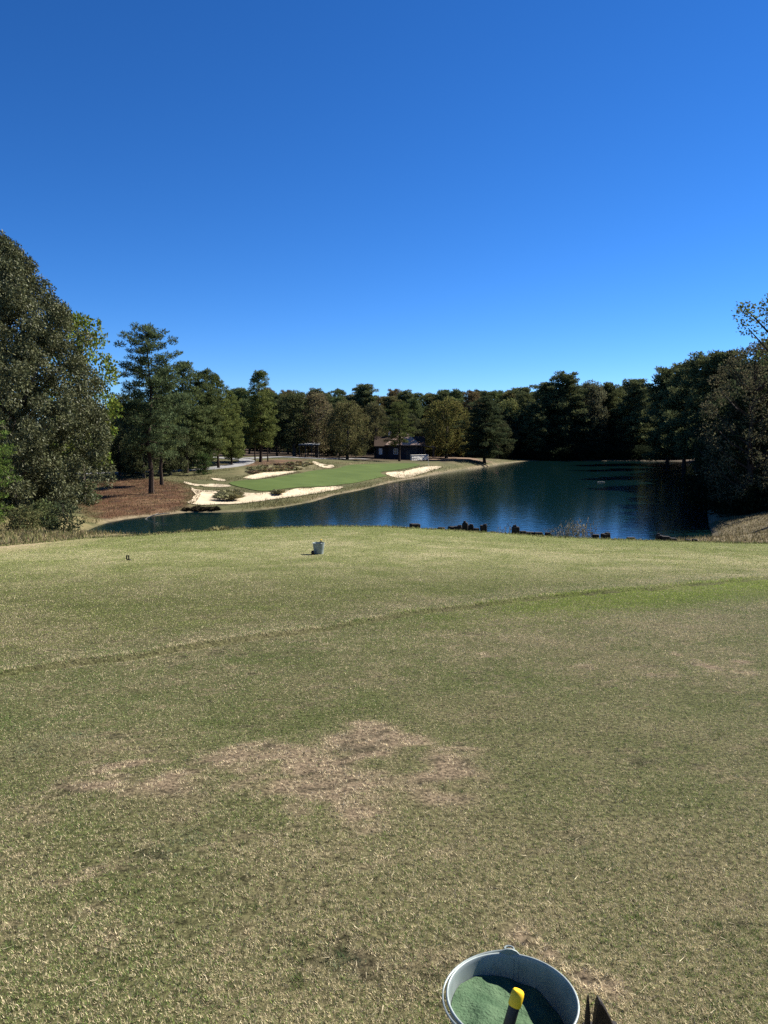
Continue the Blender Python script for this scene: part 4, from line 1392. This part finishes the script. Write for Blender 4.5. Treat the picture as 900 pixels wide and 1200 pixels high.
gable_house()
# low pale wall in front of the porch
d = 173.5
xa, xb = ray(480.5, 538)[0] * d, ray(502, 538)[0] * d
zb = hz((xa + xb) / 2, d) - .3
ztop = CAM_Z + ray(490, 533.3)[1] * d
mb = MB()
nst = 9
for row in range(4):
    off = .0 if row % 2 else .25
    for k_ in range(nst):
        ww = (xb - xa) / nst
        hh = (ztop - zb) / 4
        mb.box((xa + (k_ + .5) * ww, d + random.uniform(-.03, .03), zb + hh * (row + .5)), (ww * .985, .5, hh * .98), None, 1, .03)
mb.box(((xa + xb) / 2, d, ztop + .04), (xb - xa + .15, .62, .09), None, 1, .02)
sw = mb.build('stone_wall', M_stone, label='low pale stone wall in front of the dark house porch', cat='wall')
_c = Vector(((xa + xb) / 2, d, 0))
sw.matrix_world = Matrix.Translation(_c) @ Matrix.Rotation(R(42), 4, 'Z') @ Matrix.Diagonal((1.25, 1, 1, 1)) @ Matrix.Translation(-_c)


def shelter(px0, px1, row_roof, d, mat_roof, slope, label, name, nposts=3, dep=4.0, hip=False):
    xa, xb = ray(px0, 530)[0] * d, ray(px1, 530)[0] * d
    cx = (xa + xb) / 2; W_ = xb - xa
    z0 = hz(cx, d)
    zt = CAM_Z + ray((px0 + px1) / 2, row_roof)[1] * d
    H = zt - z0
    root = empty(name, (cx, d, z0), 0, label, 'shelter')
    m = MB()
    if hip:
        V = [(-W_ / 2, -.3, H - slope), (W_ / 2, -.3, H - slope), (W_ / 2, dep + .3, H - slope), (-W_ / 2, dep + .3, H - slope), (-W_ / 2 + .5, dep / 2, H), (W_ / 2 - .5, dep / 2, H)]
        V2 = [(x, y, z - .14) for x, y, z in V[:4]]
        m.add(V + V2, [[0, 1, 5, 4], [1, 2, 5], [2, 3, 4, 5], [3, 0, 4], [6, 7, 1, 0], [7, 8, 2, 1], [8, 9, 3, 2], [9, 6, 0, 3], [9, 8, 7, 6]])
        hp = H - slope - .14
    else:
        V = [(-W_ / 2, -.3, H - .12), (W_ / 2, -.3, H - .12), (W_ / 2, dep + .3, H - .12 + slope), (-W_ / 2, dep + .3, H - .12 + slope)]
        V = V + [(x, y, z + .14) for x, y, z in V]
        m.add(V, [[3, 2, 1, 0], [4, 5, 6, 7], [0, 1, 5, 4], [1, 2, 6, 5], [2, 3, 7, 6], [3, 0, 4, 7]])
        hp = H - .13
    m.build('roof', mat_roof, root)
    for yy in (0.0, dep):
        for k_ in range(nposts):
            q = MB(); x = -W_ / 2 + .25 + (W_ - .5) * k_ / (nposts - 1)
            hq = hp + (slope * yy / dep if not hip else 0)
            q.box((x, yy, hq / 2 - .1), (.15, .15, hq + .2 - .02)); q.build('post', M_grey, root)
    b = MB(); b.box((0, -.02, hp - .16), (W_ - .1, .1, .16)); b.build('beam', M_grey, root)
    bn = MB(); bn.box((0, dep - .6, .45), (W_ * .6, .4, .06)); bn.box((-W_ * .25, dep - .6, .2), (.1, .36, .44)); bn.box((W_ * .25, dep - .6, .2), (.1, .36, .44))
    bn.build('bench', M_grey, root)
    return root


shelter(349.5, 374, 520.7, 166, M_pale, .25, 'open flat roofed shelter with thin pale roof edge in the shade of the oaks', 'shelter', 4)
shelter(558.5, 585, 520.6, 196, M_roofr, .9, 'open shelter with faded red hipped roof behind the wide dark pine', 'shelter', 3, 4.0, True)

p = hit(502, 548)
mb = MB(); mb.tube([(0, 0, -.1), (0, 0, 1.2), (0, 0, 2.35)], [.018, .018, .016], 8)
fs = empty('flagstick', p, 0, 'thin pale flagstick at the back of the right hand bunker', 'flagstick')
mb.build('pole', M_white, fs)
mb = MB(); mb.lathe([(.016, 0), (.028, .01), (.03, .03), (.016, .05)], 12, (0, 0, 2.33)); mb.build('cap', M_white, fs)

# stick in the cove, floating log
q = onplane(183, 608, ZW)
mb = MB(); mb.tube([(-1.0, -.3, -.15), (-.7, .0, .1), (-.2, .15, .3), (.5, .3, .42), (1.1, .3, .45)], [.05, .05, .045, .04, .02], 6)
mb.tube([(-.2, .15, .3), (.1, .5, .5)], [.03, .012], 5)
o = mb.build('fallen_branch', surf_mat('bleached_wood', (.3, .26, .2), (.42, .38, .3), 6), None, True, label='bleached bent branch sticking out of the cove water', cat='branch')
o.location = (q[0], q[1], ZW)
q = onplane(704, 565, ZW)
mb = MB(); mb.tube([(-.6, 0, .01), (-.2, .03, .05), (.35, .0, .04), (.65, .05, -.01)], [.03, .05, .045, .02], 8)
o = mb.build('floating_log', surf_mat('pale_driftwood', (.2, .2, .19), (.3, .3, .28), 6), None, True, label='thin pale log floating alone in the middle of the pond', cat='log')
o.location = (q[0], q[1], ZW)

# ------------------------------------------------------------------ buckets
M_zinc = None


def zinc():
    m, nt = newmat('galvanised_zinc')
    out = N(nt, 'ShaderNodeOutputMaterial'); p = N(nt, 'ShaderNodeBsdfPrincipled')
    tc = N(nt, 'ShaderNodeTexCoord')
    v = N(nt, 'ShaderNodeTexVoronoi'); v.inputs['Scale'].default_value = 45
    n = N(nt, 'ShaderNodeTexNoise'); n.inputs['Scale'].default_value = 9; n.inputs['Detail'].default_value = 8
    L(nt, tc.outputs['Object'], v.inputs['Vector']); L(nt, tc.outputs['Object'], n.inputs['Vector'])
    mx = N(nt, 'ShaderNodeMix', data_type='RGBA'); mx.inputs[0].default_value = .10
    cr = N(nt, 'ShaderNodeValToRGB'); cr.color_ramp.elements[0].position = .3; cr.color_ramp.elements[1].position = .7
    cr.color_ramp.elements[0].color = (.155, .19, .18, 1); cr.color_ramp.elements[1].color = (.27, .315, .30, 1)
    L(nt, n.outputs['Fac'], cr.inputs[0]); L(nt, cr.outputs[0], mx.inputs[6])
    hs = N(nt, 'ShaderNodeHueSaturation'); hs.inputs['Saturation'].default_value = .1; hs.inputs['Value'].default_value = .5
    L(nt, v.outputs['Color'], hs.inputs['Color']); L(nt, hs.outputs[0], mx.inputs[7])
    n5 = N(nt, 'ShaderNodeTexNoise'); n5.inputs['Scale'].default_value = 22; n5.inputs['Detail'].default_value = 10; n5.inputs['Roughness'].default_value = .75
    L(nt, tc.outputs['Object'], n5.inputs['Vector'])
    r5 = N(nt, 'ShaderNodeMapRange'); r5.inputs[1].default_value = .56; r5.inputs[2].default_value = .70; r5.inputs[3].default_value = 0; r5.inputs[4].default_value = .55
    L(nt, n5.outputs['Fac'], r5.inputs[0])
    dm_ = N(nt, 'ShaderNodeMix', data_type='RGBA'); dm_.inputs[7].default_value = (.13, .125, .09, 1)
    L(nt, r5.outputs[0], dm_.inputs[0]); L(nt, mx.outputs[2], dm_.inputs[6])
    L(nt, dm_.outputs[2], p.inputs['Base Color'])
    p.inputs['Metallic'].default_value = .35; p.inputs['Roughness'].default_value = .55
    b = N(nt, 'ShaderNodeBump'); b.inputs['Strength'].default_value = .15; b.inputs['Distance'].default_value = .003
    L(nt, n.outputs['Fac'], b.inputs['Height']); L(nt, b.outputs[0], p.inputs['Normal'])
    L(nt, p.outputs[0], out.inputs[0])
    return m


M_zinc = zinc()
M_gsand = surf_mat('green_dyed_sand', (.046, .085, .045), (.085, .135, .075), scale=26, bump=1.0, bscale=140, dist=.006, spec=.1, detail=9)
M_yel = surf_mat('yellow_rubber', (.80, .47, .01), (.86, .54, .02), scale=9, rough=.45, bump=.1, bscale=60, dist=.001)
M_tool = surf_mat('black_plastic', (.010, .011, .010), (.02, .021, .019), scale=12, rough=.5, bump=.1, bscale=50, dist=.001)


def bucket(name, loc, H, Rt, Rb, fill, label, cap_pt, base_pt, mound, dirty=0, ear_az=PI / 2 - .12):
    root = empty(name, loc, 0, label, 'bucket')
    m = MB()
    t = .0012
    prof = [(0.0, .012), (Rb - .004, .012), (Rb, 0.0), (Rb + .002, .004)]
    zs = np.linspace(.01, H - .012, 14)
    for z in zs:
        r = Rb + (Rt - Rb) * (z / H)
        r += .0025 * math.exp(-((z - H * .86) / .006) ** 2) + .0025 * math.exp(-((z - H * .30) / .006) ** 2)
        prof.append((r, z))
    # rolled rim
    for k_ in range(9):
        a = -PI * .6 + k_ * (PI * 1.5) / 8
        prof.append((Rt + .001 + .0032 * math.cos(a), H - .003 + .0032 * math.sin(a)))
    for z in zs[::-1]:
        prof.append((Rb + (Rt - Rb) * (z / H) - t * 1.5, z))
    prof.append((Rb - .006, .015)); prof.append((0, .015))
    m.lathe(prof, 72)
    body = m.build('bucket_body', M_zinc, root, True)
    # side seam
    sm = MB()
    a = ear_az - .12
    for (r_off) in (-.0022,):
        pts = [((Rb + (Rt - Rb) * z / H + r_off) * math.cos(a), (Rb + (Rt - Rb) * z / H + r_off) * math.sin(a), z) for z in (.03, H - .012)]
        for dx in (-.006, .006):
            tx = np.array((-math.sin(a), math.cos(a), 0)) * dx
            sm.tube([np.array(pts[0]) + tx, np.array(pts[1]) + tx], .0012, 5)
    sm.build('seam', M_zinc, root, True)
    # ears carrying the bail
    for s_ in (0, PI):
        a = ear_az + s_
        rot = Matrix.Rotation(a, 3, 'Z')
        e = MB()
        V = []
        # domed plate: raised centre, pear shaped
        for ring_, (sc, out_) in enumerate(((1.0, .0), (.8, .006), (.45, .010), (.0, .011))):
            for k_ in range(14):
                b_ = 2 * PI * k_ / 14
                yy = .029 * sc * math.cos(b_); zz = .023 * sc * math.sin(b_) * (1.0 if math.sin(b_) > 0 else .9)
                r = Rb + (Rt - Rb) * (H - .012) / H + .003 + out_
                V.append((r, yy, H - .010 + zz))
        F = []
        for rr in range(3):
            for k_ in range(14):
                j = (k_ + 1) % 14
                F.append([rr * 14 + k_, rr * 14 + j, rr * 14 + 14 + j, rr * 14 + 14 + k_])
        Vi = [(x - .004, y, z) for x, y, z in V[:14]]
        nV = len(V)
        V = V + Vi
        for k_ in range(14):
            j = (k_ + 1) % 14
            F.append([nV + k_, nV + j, j, k_])
        F.append([nV + k_ for k_ in range(13, -1, -1)])
        e.add(np.array(V) @ np.array(rot).T, F)
        # wire eye
        pts = [(Rt + .010 + .010 * math.cos(q), .012 * math.sin(q), H + .006) for q in np.linspace(-2.0, 2.0, 9)]
        e.tube([np.array(p_) @ np.array(rot).T for p_ in pts], .0026, 6)
        e.build('ear', M_zinc, root, True)
    # bail: wire arc fallen against the outside of the left wall
    bl = MB()
    pts = []
    ax = np.array((math.cos(ear_az), math.sin(ear_az), 0)); pr_ = np.array((-math.sin(ear_az), math.cos(ear_az), 0))
    for q in np.linspace(0, PI, 25):
        rr = Rt + .0075
        c_, s_ = math.cos(q), math.sin(q)
        drop = -.012 * s_
        pts.append(ax * rr * c_ + pr_ * (rr + .004) * s_ + np.array((0, 0, H + .002 + drop)))
    bl.tube(pts, .0028, 7)
    bl.build('bail_handle', M_zinc, root, True)
    return root


# foreground bucket: 0.32 m rim, found from its size in the photograph
D1 = 1.862 / (math.cos(PITCH) * 1)       # depth of the rim centre along the view axis
rc = None
for d_ in np.linspace(1.2, 2.2, 400):
    q = at(600, 1167, d_)
    ax_depth = q[1] * math.cos(PITCH) - (q[2] - CAM_Z) * math.sin(PITCH)
    if ax_depth >= 1.862:
        rc = q; break
gz = float(tee_h(np.array([rc[0]]), np.array([rc[1]]))[0])
HB = rc[2] - gz
b1 = (rc[0], rc[1], gz)
RT = .1555; RB = .113
print('bucket', rc, HB)


def mound_mesh(Rin_at, z_fn, mat, n=44, m=72, seed=0):
    """heap of dyed sand that meets the bucket wall"""
    V = []; F = []
    for i in range(n + 1):
        for k_ in range(m):
            a = 2 * PI * k_ / m
            f = i / n
            # wall radius depends on height: iterate
            z = 0.2
            for _ in range(4):
                r = Rin_at(z) * f
                z = z_fn(r * math.cos(a), r * math.sin(a))
            V.append((r * math.cos(a), r * math.sin(a), z))
    for i in range(n):
        for k_ in range(m):
            j = (k_ + 1) % m
            F.append([i * m + k_, i * m + j, (i + 1) * m + j, (i + 1) * m + k_][::-1])
    me = bpy.data.meshes.new('sand_heap'); me.from_pydata(V, [], F); me.materials.append(mat)
    me.polygons.foreach_set('use_smooth', np.full(len(F), True))
    return me


def fill1(x, y):
    z = HB - .074 - .20 * x + .12 * y
    z += .018 * math.exp(-((x + .04) ** 2 + (y + .02) ** 2) / .006)
    z += (float(fbm(np.array([x]), np.array([y]), .05, 15, 3)[0]) - .5) * .018
    return min(z, HB - .028)


bk = bucket('bucket', b1, HB, RT, RB, None, 'galvanised bucket half full of green sand in front of the camera', None, None, None)
cap = at(607, 1163.5, 1.0)
for d_ in np.linspace(1.0, 2.0, 500):
    cap = at(607, 1163.5, d_)
    if cap[2] <= gz + HB + .035: break
sd_ = obj('sand_heap', mound_mesh(lambda z: RB + (RT - RB) * z / HB - .0035, fill1, M_gsand), None, 'heap of green dyed sand inside the galvanised bucket nearest the camera', 'sand')
sd_.location = b1
axis = np.array((-.078, -.06, -.225)); axis_n = axis / np.linalg.norm(axis)
rt_ = empty('scoop', cap, 0, 'black tube scoop with yellow cap stuck in the nearest bucket of sand', 'scoop')
mb = MB(); mb.tube([axis_n * .022, axis_n * .12, axis_n * .27], [.0132, .0136, .0142], 24); mb.build('handle', M_tool, rt_, True)
mb = MB(); mb.tube([axis_n * -.006, axis_n * -.003, axis_n * .004, axis_n * .028, axis_n * .030], [.0118, .0142, .0153, .0155, .0142], 28); mb.build('cap', M_yel, rt_, True)

# far bucket
pb = hit(373.5, 649.5)
b2z = float(tee_h(np.array([pb[0]]), np.array([pb[1]]))[0])
H2 = .30
b2 = (pb[0], pb[1], b2z - .005)
bucket('bucket', b2, H2, .158, .118, None, 'small distant galvanised bucket standing on the far part of the tee', None, None, None, ear_az=PI / 2 + .5)
sd2 = obj('sand_heap', mound_mesh(lambda z: .118 + .04 * z / H2 - .0035, lambda x, y: H2 - .09 - .15 * x, M_gsand, 10, 32), None, 'green dyed sand inside the small distant bucket', 'sand')
sd2.location = b2
rt2 = empty('scoop', (b2[0] + .06, b2[1] + .02, b2[2] + H2 + .085), 0, 'black scoop handle sticking up from the small distant bucket', 'scoop')
mb = MB(); mb.tube([(0, 0, -.02), (-.005, -.01, -.22)], [.016, .016], 14); mb.build('handle', M_tool, rt2, True)
mb = MB(); mb.tube([(0, 0, .006), (0, 0, .0), (0, 0, -.022)], [.013, .017, .018], 14); mb.build('cap', M_yel, rt2, True)


# ------------------------------------------------------------------ tee markers
def marker(px, py, label, rz=0, s=1.0, kind=0, p=None):
    p = hit(px, py) if p is None else p
    z = float(tee_h(np.array([p[0]]), np.array([p[1]]))[0])
    root = empty('tee_marker', (p[0], p[1], z), rz, label, 'tee marker', 'black tee markers')
    root.scale = (s, s, s)
    b = MB(); b.box((.012, 0, .012), (.115, .06, .03), None, .9, .006); b.build('base', M_black_wood, root)
    if kind == 0:
        for dx in (-.026, .026):
            q = MB(); q.box((dx - .01, 0, .07), (.028, .034, .10), None, .9, .005); q.build('prong', M_black_wood, root)
        c = MB(); c.box((-.01, 0, .118), (.085, .034, .018), None, .95, .004); c.build('crosspiece', M_black_wood, root)
    elif kind == 1:
        q = MB(); q.lathe([(.0, .022), (.034, .026), (.045, .05), (.043, .08), (.030, .105), (.0, .115)], 20); q.build('knob', M_black_wood, root, True)
    else:
        # slim spike beside a broad curved fin
        q = MB(); q.tube([(-.030, 0, .02), (-.030, .0, .07), (-.029, .003, .125)], [.0095, .0075, .0022], 12); q.build('spike', M_black_wood, root, True)
        f = MB()
        prof = [(-.013, .02), (-.010, .06), (-.006, .095), (-.001, .118), (.006, .112), (.018, .092), (.032, .066), (.044, .038), (.050, .02)]
        n = len(prof)
        V = [(x, -.011, z_) for x, z_ in prof] + [(x, .011, z_) for x, z_ in prof]
        V2 = [((x - .015) * .86 + .015, -.015, (z_ - .05) * .88 + .05) for x, z_ in prof] + [((x - .015) * .86 + .015, .015, (z_ - .05) * .88 + .05) for x, z_ in prof]
        Fs = []
        for i in range(n):
            j = (i + 1) % n
            Fs.append([i, j, n + j, n + i][::-1])
            Fs.append([2 * n + i, 2 * n + j, j, i][::-1]); Fs.append([n + i, n + j, 3 * n + j, 3 * n + i][::-1])
        Fs.append([2 * n + i for i in range(n)]); Fs.append([3 * n + i for i in range(n)][::-1])
        f.add(V + V2, Fs)
        f.build('fin', M_black_wood, root, False)
    return root


marker(150.3, 657, 'two pronged black tee marker alone on the left of the tee', 0, 1.0, 0)
marker(366.5, 650.2, 'rounded black tee marker in the shadow of the distant bucket', .2, 1.0, 1)
marker(700, 1213, 'black tee marker with spike and fin right beside the nearest bucket', 0.05, 1.0, 2)

rng = np.random.default_rng(1234)
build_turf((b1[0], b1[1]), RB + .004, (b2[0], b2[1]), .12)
